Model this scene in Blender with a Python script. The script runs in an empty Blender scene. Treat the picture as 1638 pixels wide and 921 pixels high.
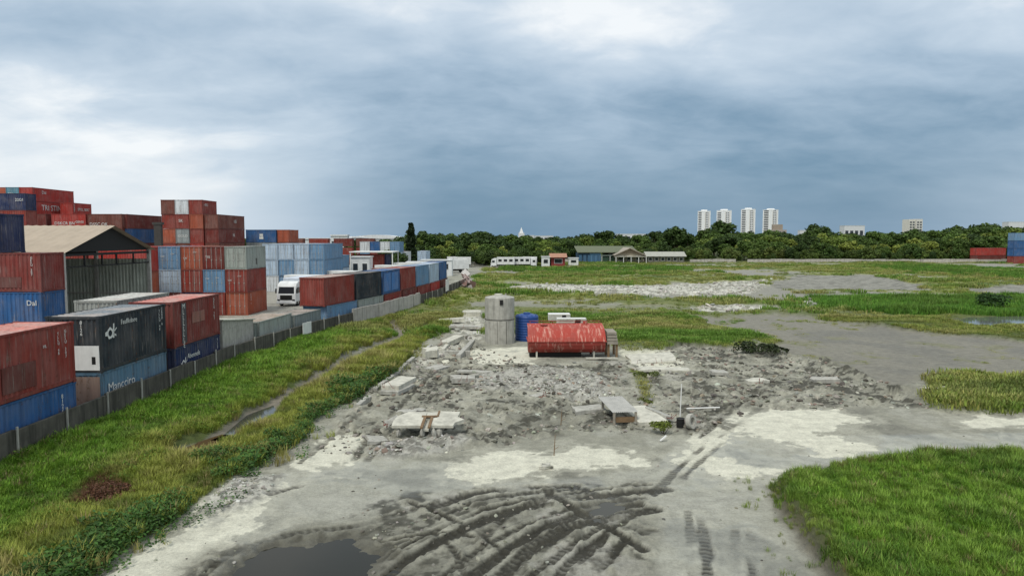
import bpy, bmesh, math, random
import numpy as np
from mathutils import Vector, Matrix, Euler

random.seed(7)
rng = np.random.default_rng(7)
R = math.radians
scene = bpy.context.scene
COL = scene.collection

# ------------------------------------------------------------------ camera
CAM_H, FPX, HORIZON = 8.78, 1107.0, 380.0
PITCH = math.atan((460.5 - HORIZON) / FPX)
cd = bpy.data.cameras.new('camera')
cd.sensor_width = 36.0
cd.lens = 36.0 * FPX / 1638.0
cd.clip_start = 0.1
cd.clip_end = 20000
cam = bpy.data.objects.new('camera', cd)
COL.objects.link(cam)
cam.location = (0, 0, CAM_H)
cam.rotation_euler = (R(90) - PITCH, 0, 0)
scene.camera = cam

# ------------------------------------------------------------------ sky and sun
SUN_EL, SUN_AZ = R(58), R(205)          # azimuth clockwise from +Y: behind the camera, a little to the left
w = bpy.data.worlds.new('World')
scene.world = w
w.use_nodes = True
NT = w.node_tree
NT.nodes.clear()
def wn(t, **kw):
    n = NT.nodes.new(t)
    for k, v in kw.items():
        setattr(n, k, v)
    return n
def wmath(op, a, b=None, c=None, clamp=False):
    n = wn('ShaderNodeMath', operation=op, use_clamp=clamp)
    for i, v in enumerate((a, b, c)):
        if v is None:
            continue
        if isinstance(v, (int, float)):
            n.inputs[i].default_value = v
        else:
            NT.links.new(v, n.inputs[i])
    return n.outputs[0]
def wmap(v, a, b, c, d, smooth=True):
    n = wn('ShaderNodeMapRange', interpolation_type='SMOOTHSTEP' if smooth else 'LINEAR')
    NT.links.new(v, n.inputs[0])
    for i, x in enumerate((a, b, c, d)):
        n.inputs[i + 1].default_value = x
    return n.outputs[0]
def wmix(f, a, b):
    n = wn('ShaderNodeMix', data_type='RGBA')
    for s, v in ((n.inputs[0], f), (n.inputs[6], a), (n.inputs[7], b)):
        if isinstance(v, (int, float)):
            s.default_value = v
        elif isinstance(v, tuple):
            s.default_value = (*v, 1)
        else:
            NT.links.new(v, s)
    return n.outputs[2]
tc = wn('ShaderNodeTexCoord')
sep = wn('ShaderNodeSeparateXYZ')
NT.links.new(tc.outputs['Generated'], sep.inputs[0])
dx, dy, dz = sep.outputs
zc = wmath('MAXIMUM', dz, 0.0)
den = wmath('ADD', zc, 0.26)
cu = wmath('DIVIDE', dx, den)
cv = wmath('DIVIDE', dy, den)
def wnoise(sx, sy, scale, detail, rough, off=0.0, dist=0.0):
    c = wn('ShaderNodeCombineXYZ')
    NT.links.new(wmath('MULTIPLY_ADD', cu, sx, off), c.inputs[0])
    NT.links.new(wmath('MULTIPLY_ADD', cv, sy, off * 0.7), c.inputs[1])
    n = wn('ShaderNodeTexNoise')
    n.inputs['Scale'].default_value = scale
    n.inputs['Detail'].default_value = detail
    n.inputs['Roughness'].default_value = rough
    n.inputs['Distortion'].default_value = dist
    NT.links.new(c.outputs[0], n.inputs['Vector'])
    return n.outputs[0]
n_big = wnoise(0.75, 1.0, 0.95, 3, 0.5, 3.3)
n_mid = wnoise(0.7, 1.0, 2.3, 5, 0.50, 11.7, 0.25)
n_fin = wnoise(0.8, 1.0, 6.5, 6, 0.58, 5.1, 0.4)
az = wmath('ARCTAN2', dx, dy)                    # 0 = straight ahead, positive to the right
cloud = wmath('ADD', wmath('ADD', wmath('MULTIPLY', n_big, 0.55), wmath('MULTIPLY', n_mid, 0.5)), wmath('MULTIPLY', n_fin, 0.20))
# a broad slate rain band ahead and to the right, low down; pale broken overcast elsewhere
rain = wmath('MULTIPLY', wmap(az, -0.48, -0.08, 0.0, 1.0), wmap(az, 0.40, 0.85, 1.0, 0.35))
rain = wmath('MULTIPLY', rain, wmap(zc, 0.13, 0.31, 1.0, 0.12))
amp = wmap(zc, 0.02, 0.19, 0.35, 2.3)
bright = wmath('SUBTRACT', wmath('MULTIPLY_ADD', wmath('SUBTRACT', cloud, 0.625), amp, 0.89), wmath('MULTIPLY', rain, 0.84), clamp=True)
c1 = wmix(wmap(bright, 0.0, 0.42, 0, 1, False), (0.14, 0.24, 0.345), (0.335, 0.435, 0.54))
c2 = wmix(wmap(bright, 0.42, 0.75, 0, 1, False), c1, (0.50, 0.585, 0.67))
c3 = wmix(wmap(bright, 0.75, 1.0, 0, 1, False), c2, (0.77, 0.80, 0.82))
sky = wn('ShaderNodeTexSky', sky_type='NISHITA', sun_disc=False, sun_elevation=SUN_EL, sun_rotation=SUN_AZ)
sky.air_density = 1.2
sky.dust_density = 2.0
bg1 = wn('ShaderNodeBackground')
bg1.inputs[1].default_value = 0.10
NT.links.new(sky.outputs[0], bg1.inputs[0])
bg2 = wn('ShaderNodeBackground')
bg2.inputs[1].default_value = 1.0
NT.links.new(c3, bg2.inputs[0])
mx = wn('ShaderNodeMixShader')
mx.inputs[0].default_value = 0.92
NT.links.new(bg1.outputs[0], mx.inputs[1])
NT.links.new(bg2.outputs[0], mx.inputs[2])
out = wn('ShaderNodeOutputWorld')
NT.links.new(mx.outputs[0], out.inputs[0])

sd = bpy.data.lights.new('sun', 'SUN')
sd.energy = 1.9
sd.angle = R(14)
sd.color = (1.0, 0.96, 0.88)
sun = bpy.data.objects.new('sun', sd)
COL.objects.link(sun)
sdir = Vector((math.sin(SUN_AZ) * math.cos(SUN_EL), math.cos(SUN_AZ) * math.cos(SUN_EL), math.sin(SUN_EL)))
sun.rotation_euler = sdir.to_track_quat('Z', 'Y').to_euler()
sun.location = (0, -20, 60)

vs = scene.view_settings
vs.view_transform = 'Standard'
vs.look = 'None'
vs.exposure = 0.30
vs.gamma = 1.0
vs.use_curve_mapping = False
scene.cycles.use_denoising = True
scene.cycles.max_bounces = 5
scene.cycles.diffuse_bounces = 3
scene.cycles.glossy_bounces = 2
scene.cycles.transmission_bounces = 2
scene.cycles.transparent_max_bounces = 4

# ------------------------------------------------------------------ pixel -> place
def ray(px, py):
    u, v = (px - 819.0) / FPX, (460.5 - py) / FPX
    cp, sp = math.cos(PITCH), math.sin(PITCH)
    return Vector((u, v * sp + cp, v * cp - sp))
def G(px, py, z=0.0):
    d = ray(px, py)
    t = (z - CAM_H) / d.z
    return Vector((d.x * t, d.y * t, z))
def P(px, py, Y):
    d = ray(px, py)
    t = Y / d.y
    return Vector((d.x * t, Y, CAM_H + d.z * t))
def gx(pts, z=0.0):
    return np.array([G(a, b, z)[:2] for a, b in pts])

# ------------------------------------------------------------------ noise and masks in the ground plane
def vnoise(x, y, seed=0):
    xi, yi = np.floor(x).astype(np.int64), np.floor(y).astype(np.int64)
    fx, fy = x - xi, y - yi
    fx, fy = fx * fx * (3 - 2 * fx), fy * fy * (3 - 2 * fy)
    def h(a, b):
        n = (a * 374761393 + b * 668265263 + seed * 974634777) & 0xffffffff
        n = ((n ^ (n >> 13)) * 1274126177) & 0xffffffff
        n = n ^ (n >> 16)
        return (n & 0xffffff) / float(0xffffff)
    a, b, c, d = h(xi, yi), h(xi + 1, yi), h(xi, yi + 1), h(xi + 1, yi + 1)
    return (a * (1 - fx) + b * fx) * (1 - fy) + (c * (1 - fx) + d * fx) * fy
def fbm(x, y, scale, octv=4, seed=0, gain=0.5):
    s = np.zeros_like(x); amp = 1.0; tot = 0.0
    x, y = x * scale, y * scale
    for o in range(octv):
        s += amp * vnoise(x + 17.3 * o, y - 9.1 * o, seed + o)
        tot += amp; amp *= gain
        x, y = x * 2.03, y * 2.03
    return s / tot - 0.5            # about -0.5 .. 0.5
def seg_dist(x, y, pts, closed):
    d = np.full(x.shape, 1e9)
    n = len(pts)
    for i in range(n if closed else n - 1):
        ax, ay = pts[i]; bx, by = pts[(i + 1) % n]
        vx, vy = bx - ax, by - ay
        t = np.clip(((x - ax) * vx + (y - ay) * vy) / (vx * vx + vy * vy + 1e-9), 0, 1)
        d = np.minimum(d, (x - ax - t * vx) ** 2 + (y - ay - t * vy) ** 2)
    return np.sqrt(d)
def inside(x, y, pts):
    r = np.zeros(x.shape, bool)
    n = len(pts)
    for i in range(n):
        ax, ay = pts[i]; bx, by = pts[(i + 1) % n]
        if ay == by:
            continue
        c = ((ay > y) != (by > y)) & (x < (bx - ax) * (y - ay) / (by - ay) + ax)
        r ^= c
    return r
def sdist(x, y, pts, margin=4.0):
    """signed distance, positive inside; far outside = -margin"""
    out = np.full(x.shape, -margin)
    lo, hi = pts.min(0) - margin, pts.max(0) + margin
    k = (x > lo[0]) & (x < hi[0]) & (y > lo[1]) & (y < hi[1])
    if k.any():
        d = seg_dist(x[k], y[k], pts, True)
        out[k] = np.where(inside(x[k], y[k], pts), d, -d)
    return out
def lparam(x, y, pts, margin=1.2):
    out = np.full(x.shape, margin); arc = np.zeros(x.shape)
    lo, hi = pts.min(0) - margin, pts.max(0) + margin
    k = (x > lo[0]) & (x < hi[0]) & (y > lo[1]) & (y < hi[1])
    if not k.any():
        return out, arc
    xx, yy = x[k], y[k]
    d = np.full(xx.shape, 1e9); s = np.zeros(xx.shape); acc = 0.0
    for (ax, ay), (bx, by) in zip(pts, pts[1:]):
        vx, vy = bx - ax, by - ay
        L = math.hypot(vx, vy)
        t = np.clip(((xx - ax) * vx + (yy - ay) * vy) / (L * L), 0, 1)
        q = (xx - ax - t * vx) ** 2 + (yy - ay - t * vy) ** 2
        s = np.where(q < d, acc + t * L, s); d = np.minimum(d, q); acc += L
    out[k] = np.sqrt(d); arc[k] = s
    return out, arc
def smooth_line(pts, n=6):
    """Catmull-Rom through the points"""
    p = np.vstack([2 * pts[0] - pts[1], pts, 2 * pts[-1] - pts[-2]])
    o = []
    for i in range(1, len(p) - 2):
        for t in np.linspace(0, 1, n, endpoint=False):
            o.append(0.5 * (2 * p[i] + (p[i + 1] - p[i - 1]) * t + (2 * p[i - 1] - 5 * p[i] + 4 * p[i + 1] - p[i + 2]) * t ** 2 + (3 * p[i] - p[i - 1] - 3 * p[i + 1] + p[i + 2]) * t ** 3))
    o.append(pts[-1])
    return np.array(o)
def ldist(x, y, pts, margin=3.0):
    out = np.full(x.shape, margin)
    lo, hi = pts.min(0) - margin, pts.max(0) + margin
    k = (x > lo[0]) & (x < hi[0]) & (y > lo[1]) & (y < hi[1])
    if k.any():
        out[k] = seg_dist(x[k], y[k], pts, False)
    return out
def sstep(a, b, v):
    t = np.clip((v - a) / (b - a), 0, 1)
    return t * t * (3 - 2 * t)

# wall line (x, y), the yard lies to its left
WALL = [(-18.6, 8.0), (-18.6, 46.0), (-17.6, 55.0), (-16.0, 63.0), (-13.2, 75.0), (-10.2, 96.0), (-8.4, 119.0)]
def wall_x(y):
    return np.interp(y, [p[1] for p in WALL] + [260.0], [p[0] for p in WALL] + [-8.0])

POLY = {k: [(np.array([G(a, b, 0.7 if b < 760 or a > 1500 else 0.25)[:2] for a, b in p]) if k == 'near_green' else gx(p)) for p in v] for k, v in {
 'strip': [[(-420, 921), (-420, 740), (25, 722), (105, 700), (220, 654), (350, 585), (470, 545), (540, 526), (620, 500), (700, 474), (745, 455), (800, 452), (775, 470), (745, 488),
            (742, 502), (705, 528), (665, 560), (622, 600), (565, 640), (505, 665), (483, 702), (432, 735), (366, 768), (318, 802), (270, 836), (205, 880), (140, 921), (60, 1050), (-420, 1050)]],
 'near_green': [[(1345, 921), (1305, 872), (1256, 812), (1236, 768), (1275, 746), (1370, 731), (1480, 719), (1638, 711), (2300, 690), (2300, 1100), (1380, 1100)]],
 'mid_green': [[(1478, 604), (1525, 601), (1600, 608), (1760, 606), (2100, 640), (2100, 668), (1638, 662), (1560, 661), (1500, 655), (1482, 642), (1500, 625)]],
 'tank_green': [[(975, 512), (1045, 505), (1130, 512), (1125, 530), (1215, 533), (1240, 545), (1160, 552), (1090, 545), (1000, 552), (975, 540)]],
 'line_green': [[(1005, 590), (1030, 588), (1046, 640), (1028, 640)]],
 'lake': [[(1095, 508), (1240, 502), (1330, 512), (1450, 528), (1638, 547), (2300, 590), (2300, 650), (1638, 608), (1520, 600), (1478, 605), (1440, 625), (1330, 582), (1215, 560), (1240, 545), (1130, 520)]],
 'pale': [[(165, 925), (250, 870), (330, 828), (420, 822), (442, 835), (345, 885), (300, 925), (260, 1000), (60, 1000)],
          [(472, 748), (490, 730), (520, 705), (555, 690), (592, 696), (570, 730), (505, 752)],
          [(718, 752), (775, 728), (860, 722), (945, 710), (1000, 722), (1036, 734), (1030, 748), (900, 756), (760, 768), (725, 764)],
          [(1188, 664), (1240, 655), (1335, 656), (1380, 668), (1300, 690), (1392, 718), (1320, 727), (1260, 705), (1205, 690)],
          [(1545, 672), (1638, 662), (1900, 660), (1900, 690), (1638, 684), (1565, 684)],
          [(1120, 742), (1165, 736), (1230, 752), (1190, 764), (1140, 760)],
          [(1080, 740), (1140, 690), (1195, 658), (1205, 672), (1150, 705), (1105, 742)],
          [(1000, 562), (1070, 562), (1095, 586), (1100, 598), (1010, 590)],
          [(745, 560), (840, 556), (850, 580), (760, 582)],
          [(355, 780), (400, 768), (460, 775), (420, 815), (345, 826), (320, 815)]],
 'smooth': [[(455, 752), (600, 735), (720, 740), (740, 770), (900, 765), (1040, 745), (1130, 690), (1210, 660), (1240, 700), (1640, 690), (2300, 690), (2300, 720), (1400, 728), (1270, 748), (1235, 775), (1290, 860), (1330, 921), (1330, 1000), (1060, 1000), (1050, 800), (700, 800), (480, 840), (320, 921), (200, 1000), (150, 921), (330, 850), (430, 790)]],
 'dark': [[(590, 800), (700, 790), (800, 780), (1040, 770), (1030, 830), (1030, 1000), (560, 1000), (600, 870)],
          [(860, 650), (960, 645), (975, 690), (880, 690), (790, 700)],
          [(1040, 596), (1110, 600), (1105, 612), (1050, 612)],
          [(290, 925), (380, 870), (500, 845), (600, 850), (620, 925), (620, 1000), (280, 1000)],
          [(960, 575), (1010, 580), (1010, 620), (960, 610)],
          [(1090, 640), (1160, 640), (1170, 690), (1100, 690)]],
 'rough': [[(560, 640), (625, 600), (665, 560), (745, 545), (850, 580), (1000, 580), (1090, 552), (1215, 560), (1330, 585), (1440, 627), (1490, 650), (1330, 655), (1190, 656), (1120, 700), (1080, 690), (930, 690), (740, 720), (600, 730), (490, 730), (520, 690)]],
 'gravel': [[(590, 722), (640, 704), (740, 696), (755, 706), (700, 728), (620, 734)],
            [(760, 600), (850, 588), (950, 598), (985, 620), (960, 645), (860, 628), (760, 622)],
            [(330, 800), (380, 765), (450, 760), (440, 785), (400, 810), (330, 826)]],
 'white_rubble': [[(790, 462), (860, 455), (1000, 458), (1110, 455), (1240, 448), (1200, 470), (1110, 475), (1000, 470), (880, 470)],
                  [(1110, 492), (1180, 490), (1240, 493), (1180, 502), (1115, 500)],
                  [(1275, 485), (1300, 478), (1395, 486), (1390, 491), (1300, 491)],
                  [(735, 500), (770, 500), (775, 545), (700, 580), (680, 590), (660, 585), (715, 540)]],
 'far_mud': [[(1220, 452), (1290, 440), (1400, 441), (1470, 455), (1490, 468), (1420, 465), (1330, 462), (1250, 462)],
             [(1540, 462), (1640, 455), (1900, 458), (1900, 478), (1640, 475), (1560, 472)],
             [(560, 562), (620, 540), (655, 532), (700, 520), (640, 540), (580, 572), (530, 590), (510, 610), (485, 620), (500, 598)]],
 'dead': [[(105, 812), (130, 780), (175, 768), (210, 785), (190, 800), (140, 815)]],
}.items()}
STREAM = gx([(290, 722), (340, 700), (400, 668), (440, 640), (500, 607), (560, 572), (610, 550), (645, 534), (625, 515)])
PONDS = {'ditch_water': [(350, 690), (366, 684), (395, 660), (428, 648), (432, 655), (405, 680), (372, 692)],
         'brown_water': [(286, 722), (300, 706), (350, 690), (372, 692), (340, 714), (310, 726)],
         'puddle': [(376, 925), (400, 892), (470, 868), (560, 860), (590, 890), (606, 925), (620, 980), (340, 980)],
         'small_puddle': [(952, 812), (975, 800), (990, 806), (985, 820), (962, 824)],
         'pond': [(1500, 513), (1560, 509), (1640, 508), (2000, 508), (2000, 525), (1640, 524), (1560, 521)],
         'upper_ditch': [(470, 615), (498, 606), (505, 610), (480, 622)]}
POND_Z = {'ditch_water': -0.22, 'brown_water': -0.22, 'upper_ditch': -0.22, 'puddle': -0.075, 'small_puddle': -0.06, 'pond': 0.14}
POND_W = {k: gx(v) for k, v in PONDS.items()}
RUTS = [smooth_line(gx(p)) for p in (
 [(560, 925), (640, 878), (720, 838), (800, 808), (900, 790), (1040, 775)],
 [(590, 945), (660, 890), (740, 845), (830, 812), (930, 796), (1035, 786)],
 [(690, 940), (750, 890), (820, 850), (900, 818), (960, 804), (1030, 797)],
 [(730, 945), (790, 895), (860, 850), (930, 822), (1020, 806)],
 [(775, 945), (830, 900), (890, 860), (950, 830), (1015, 815)],
 [(820, 945), (870, 905), (925, 865), (975, 838), (1020, 826)],
 [(880, 945), (925, 895), (965, 860), (1010, 840)],
 [(700, 830), (770, 800), (850, 788), (940, 782)],
 [(690, 812), (760, 790), (840, 780), (920, 778)],
 [(720, 835), (760, 870), (785, 900), (800, 945)],
 [(690, 850), (725, 880), (745, 925)],
 [(880, 790), (930, 820), (980, 850), (1030, 880)],
 [(930, 880), (1015, 877)], [(930, 895), (1020, 892)], [(930, 911), (1020, 908)], [(935, 926), (1020, 924)],
 [(1045, 790), (1090, 745), (1150, 695), (1200, 660)], [(1066, 790), (1112, 745), (1165, 700)],
 [(1112, 945), (1108, 870), (1100, 820)], [(1135, 945), (1128, 870), (1118, 820)], [(1178, 945), (1176, 850)], [(1205, 945), (1200, 850)],
 [(290, 950), (370, 885), (470, 852), (580, 838), (690, 806)], [(260, 960), (345, 895), (450, 850), (560, 824)],
 [(560, 745), (590, 700), (640, 650), (690, 600)], [(580, 750), (612, 700), (665, 650)],
 [(480, 740), (540, 690), (600, 640), (660, 580)],
 [(430, 790), (520, 768), (580, 770)], [(1150, 700), (1220, 650), (1300, 620)], [(1120, 700), (1180, 650), (1240, 615)],
 [(610, 868), (700, 852), (780, 864), (850, 892), (900, 945)], [(1005, 800), (940, 790), (860, 802), (790, 842), (752, 900), (742, 945)], [(650, 802), (720, 830), (800, 880), (862, 945)], [(1030, 850), (980, 832), (920, 838), (850, 872), (802, 930)],
 [(1035, 812), (960, 860), (905, 905), (880, 945)])]

def fields(x, y):
    """material masks and height of the ground at world positions"""
    F = {}
    n1 = fbm(x, y, 0.22, 4, 3); n2 = fbm(x, y, 0.9, 4, 21); n3 = fbm(x, y, 3.2, 3, 51)
    far = np.clip(y / 60.0, 0.5, 3.0)
    wob = (n1 * 1.2 + n2 * 0.9 + n3 * 0.4)
    def m(key, amp=1.0, wd=0.12):
        s = np.full(x.shape, -4.0)
        for p in POLY[key]:
            s = np.maximum(s, sdist(x, y, p))
        return s, sstep(-wd, wd, s + wob * amp * far)
    yard = x < wall_x(y) - 0.1
    yard &= (y < 128)
    F['yard'] = yard.astype(float)
    s_strip, strip = m('strip', 0.8, 0.2)
    s_near, near = m('near_green', 0.6, 0.12)
    s_mid, mid = m('mid_green', 1.3, 0.3)
    s_tank, tank = m('tank_green', 1.5, 0.5)
    _, line = m('line_green', 0.8, 0.3)
    s_lake, lake = m('lake', 1.2, 0.4)
    s_pale, _ = m('pale')
    wobf = n1 * 1.3 + n2 * 1.3 + n3 * 1.1 + fbm(x * 0.6, y, 1.6, 4, 515) * 1.4
    pale = sstep(-0.05, 0.05, s_pale + wobf * 0.9)
    F['pale2'] = sstep(-0.08, 0.08, s_pale + 0.75 + wobf * 1.5)
    _, smooth = m('smooth', 1.0, 0.3)
    _, dark = m('dark', 1.6, 0.5)
    s_rough, rough = m('rough', 1.2, 0.6)
    _, gravel = m('gravel', 1.0, 0.3)
    _, wr = m('white_rubble', 1.8, 0.5)
    _, fm = m('far_mud', 1.4, 0.4)
    _, dead = m('dead', 0.5, 0.3)
    dstream = ldist(x, y, STREAM)
    stream = 1 - sstep(0.5, 0.85, dstream + n2 * 1.1)
    # the open field beyond the site is grass broken by mud and rubble
    field = sstep(52, 58, y + n1 * 10) * (1 - lake) * (1 - wr) * (1 - fm) * (1 - (s_rough > 0))
    big = fbm(x, y * 2.2, 0.035, 4, 88)
    bare = sstep(0.05, 0.12, big + n1 * 0.35) * sstep(75, 95, y) * (1 - sstep(225, 245, y))
    field *= 1 - bare
    field *= sstep(0, 2.0, x - np.where(y < 62, 8.0, -9.0) + n1 * 4)
    strip *= (1 - stream) * (1 - (fm > 0.5) * 0.9)
    grass = np.clip(np.maximum.reduce([strip, near, mid, tank, line * 0.7, field]), 0, 1)
    grass = np.where(yard, 0, grass)
    F.update(strip=strip, near=near, mid=mid, field=field, lake=lake, pale=pale, smooth=smooth, dark=dark, rough=rough, gravel=gravel,
             wr=wr, fm=fm, dead=dead, stream=stream, grass=grass, bare=bare, n1=n1, n2=n2, n3=n3, tank=tank, s_near=s_near)
    # height
    h = n2 * 0.05 + n3 * 0.02
    h += rough * (1 - pale) * (np.abs(fbm(x, y, 0.5, 4, 131)) * 0.36 + np.maximum(fbm(x, y, 1.3, 3, 77), 0) * 0.34 + np.maximum(fbm(x, y, 3.4, 2, 99), 0) * 0.36 - np.maximum(fbm(x, y, 0.8, 3, 63) - 0.08, 0) * 1.3 - 0.05)
    h += gravel * (0.10 + n3 * 0.22) + wr * (0.15 + n2 * 0.5 + n3 * 0.35)
    rut_wet = np.zeros_like(x)
    ridge = np.zeros_like(x)
    for i, p in enumerate(RUTS + [q + (0.5, -0.45) for q in (RUTS[0], RUTS[3], RUTS[6])]):
        if i >= len(RUTS): i = 3
        d0, arc = lparam(x, y, p, 1.2)
        d = d0 + n3 * 0.12 + n2 * 0.20 + n1 * 0.10
        a = 0.9 + 0.3 * math.sin(i * 2.4)
        wdt = (0.10, 0.17, 0.12, 0.2, 0.09)[i % 5] if i < 16 or i > 29 else 0.16
        deep = 1.0 if i < 12 or i > 29 else 0.55
        groove = (1 - sstep(wdt * 0.75, wdt * 1.2, d)) * (0.72 + 0.28 * np.sin(arc * 2 * math.pi / 0.24 + d0 * 9))
        groove *= sstep(-0.20, 0.02, fbm(x, y, 0.55, 2, 40 + i))
        rd = np.exp(-((d - 1.75 * wdt) / (0.5 * wdt)) ** 2)
        ridge = np.maximum(ridge, rd * deep * a)
        rut_wet = np.maximum(rut_wet, groove * deep * min(a, 1.1))
    h += 0.045 * ridge * (0.8 + n2) - 0.085 * rut_wet + 0.35 * F['dark'] * np.maximum(fbm(x, y, 2.2, 3, 5), 0) * np.clip(ridge + 0.3, 0, 1)
    h += np.clip(F['dark'] + F['smooth'] * 0.35, 0, 1) * fbm(x, y, 5.5, 2, 71) * 0.07
    h = np.clip(h, -0.26, None)
    F['rut'] = np.clip(rut_wet * (1.9 + n2 * 2.0), 0, 1)
    F['ridge'] = np.clip(ridge * (0.5 + n2 * 2), 0, 1)
    wallgap = np.clip(x - wall_x(y), 0, 20)
    h += np.where(yard, 0, strip * (0.42 * np.exp(-(wallgap / 2.2) ** 2) + n1 * 0.35 + 0.10))
    h -= (1 - sstep(0.3, 1.5, dstream)) * 0.26
    h += sstep(-0.15, 0.35, s_near + wob * 0.6) * (0.48 + n1 * 0.4) + mid * (0.28 + n1 * 0.3)
    h += tank * 0.08 + field * (0.25 + n1 * 0.7)
    h -= lake * (1 - grass) * 0.06 * (1 + n2)
    # low spoil bank along the edge of the lake bed
    bank = np.exp(-((s_lake + 0.8) / 0.9) ** 2) * (s_rough > -2)
    h += bank * (0.25 + n2 * 0.9).clip(0, 1)
    wet = np.zeros_like(x)
    for k, p in POND_W.items():
        s = sdist(x, y, p, 2.0) + (n2 * 1.1 + n3 * 0.5) * (1.0 if 'pond' not in k else 2.0)
        q = sstep(-0.5, 0.6, s)
        h = h * (1 - q) + (POND_Z[k] - 0.13) * q
        wet = np.maximum(wet, sstep(-1.0, 0.1, s))
    F['wet'] = wet
    F['s_pud'] = sdist(x, y, POND_W['puddle'], 4.0)
    h = np.where(yard, 0.0, h)
    F['h'] = h * (1 - sstep(230, 260, y))
    return F

# ------------------------------------------------------------------ object helpers
def tag(o, label=None, cat=None, group=None, kind=None):
    if cat and not kind: kind = 'thing'
    if label: o['label'] = label
    if cat: o['category'] = cat
    if group: o['group'] = group
    if kind: o['kind'] = kind
    return o
def empty(name, loc=(0, 0, 0), rz=0.0):
    o = bpy.data.objects.new(name, None)
    o.empty_display_size = 0.3
    COL.objects.link(o)
    o.location = loc
    o.rotation_euler = (0, 0, rz)
    return o
def link(name, me, parent=None, color=None, mat=None):
    o = bpy.data.objects.new(name, me)
    COL.objects.link(o)
    if parent is not None:
        o.parent = parent
    if color is not None:
        o.color = (*color[:3], 1)
    if mat is not None:
        if len(me.materials) == 0:
            me.materials.append(mat)
        elif me.materials[0] != mat:
            o.material_slots[0].link = 'OBJECT'
            o.material_slots[0].material = mat
    return o
class MB:
    def __init__(s):
        s.v, s.f, s.smooth = [], [], False
    def quad(s, a, b, c, d):
        n = len(s.v); s.v += [a, b, c, d]; s.f.append((n, n + 1, n + 2, n + 3)); return s
    def tri(s, a, b, c):
        n = len(s.v); s.v += [a, b, c]; s.f.append((n, n + 1, n + 2)); return s
    def box(s, x0, x1, y0, y1, z0, z1, M=None):
        n = len(s.v)
        p = [(x0, y0, z0), (x1, y0, z0), (x1, y1, z0), (x0, y1, z0), (x0, y0, z1), (x1, y0, z1), (x1, y1, z1), (x0, y1, z1)]
        if M is not None:
            p = [tuple(M @ Vector(q)) for q in p]
        s.v += p
        s.f += [tuple(n + i for i in q) for q in ((3, 2, 1, 0), (4, 5, 6, 7), (0, 1, 5, 4), (1, 2, 6, 5), (2, 3, 7, 6), (3, 0, 4, 7))]
        return s
    def tube(s, a, b, ra, rb=None, n=8, caps=True):
        a, b = Vector(a), Vector(b)
        rb = ra if rb is None else rb
        d = (b - a).normalized()
        u = d.orthogonal().normalized(); v = d.cross(u)
        k = len(s.v)
        for c, r in ((a, ra), (b, rb)):
            for i in range(n):
                t = 2 * math.pi * i / n
                s.v.append(tuple(c + u * (r * math.cos(t)) + v * (r * math.sin(t))))
        for i in range(n):
            j = (i + 1) % n
            s.f.append((k + i, k + j, k + n + j, k + n + i))
        if caps:
            s.f.append(tuple(k + i for i in reversed(range(n))))
            s.f.append(tuple(k + n + i for i in range(n)))
        return s
    def lathe(s, prof, n=24, c=(0, 0, 0), jit=0.0):
        k = len(s.v)
        for r, z in prof:
            for i in range(n):
                t = 2 * math.pi * i / n
                q = r + jit * random.uniform(-1, 1)
                s.v.append((c[0] + q * math.cos(t), c[1] + q * math.sin(t), c[2] + z))
        for a in range(len(prof) - 1):
            for i in range(n):
                j = (i + 1) % n
                s.f.append((k + a * n + i, k + a * n + j, k + (a + 1) * n + j, k + (a + 1) * n + i))
        return s
    def prism(s, prof, x0, x1, caps=True):
        """profile of (y, z) pairs, counter-clockwise seen from +x, extruded along x"""
        k = len(s.v); n = len(prof)
        for x in (x0, x1):
            s.v += [(x, a, b) for a, b in prof]
        for i in range(n):
            j = (i + 1) % n
            s.f.append((k + i, k + j, k + n + j, k + n + i))
        if caps:
            s.f.append(tuple(k + i for i in reversed(range(n))))
            s.f.append(tuple(k + n + i for i in range(n)))
        return s
    def mesh(s, name, mat=None, bevel=0.0, smooth=None):
        me = bpy.data.meshes.new(name)
        me.from_pydata(s.v, [], s.f)
        bm = bmesh.new(); bm.from_mesh(me)
        bmesh.ops.recalc_face_normals(bm, faces=bm.faces)
        if bevel > 0:
            bmesh.ops.bevel(bm, geom=[e for e in bm.edges if e.is_manifold and e.calc_face_angle(0) > 0.5], offset=bevel, segments=1, affect='EDGES', clamp_overlap=True)
        bm.to_mesh(me); bm.free()
        if smooth or (smooth is None and s.smooth):
            me.polygons.foreach_set('use_smooth', [True] * len(me.polygons))
        if mat: me.materials.append(mat)
        return me
    def build(s, name, mat, parent=None, color=None, bevel=0.0, smooth=None):
        return link(name, s.mesh(name, mat, bevel, smooth), parent, color)
def rock_mesh(name, seed, mat, flat=0.7, sub=1):
    r = random.Random(seed)
    bm = bmesh.new()
    bmesh.ops.create_icosphere(bm, subdivisions=sub, radius=1)
    for v in bm.verts:
        v.co *= r.uniform(0.62, 1.15)
        v.co.z *= flat
        v.co.x = max(-0.8, min(0.8, v.co.x))
    me = bpy.data.meshes.new(name)
    bm.to_mesh(me); bm.free()
    me.materials.append(mat)
    return me

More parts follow.
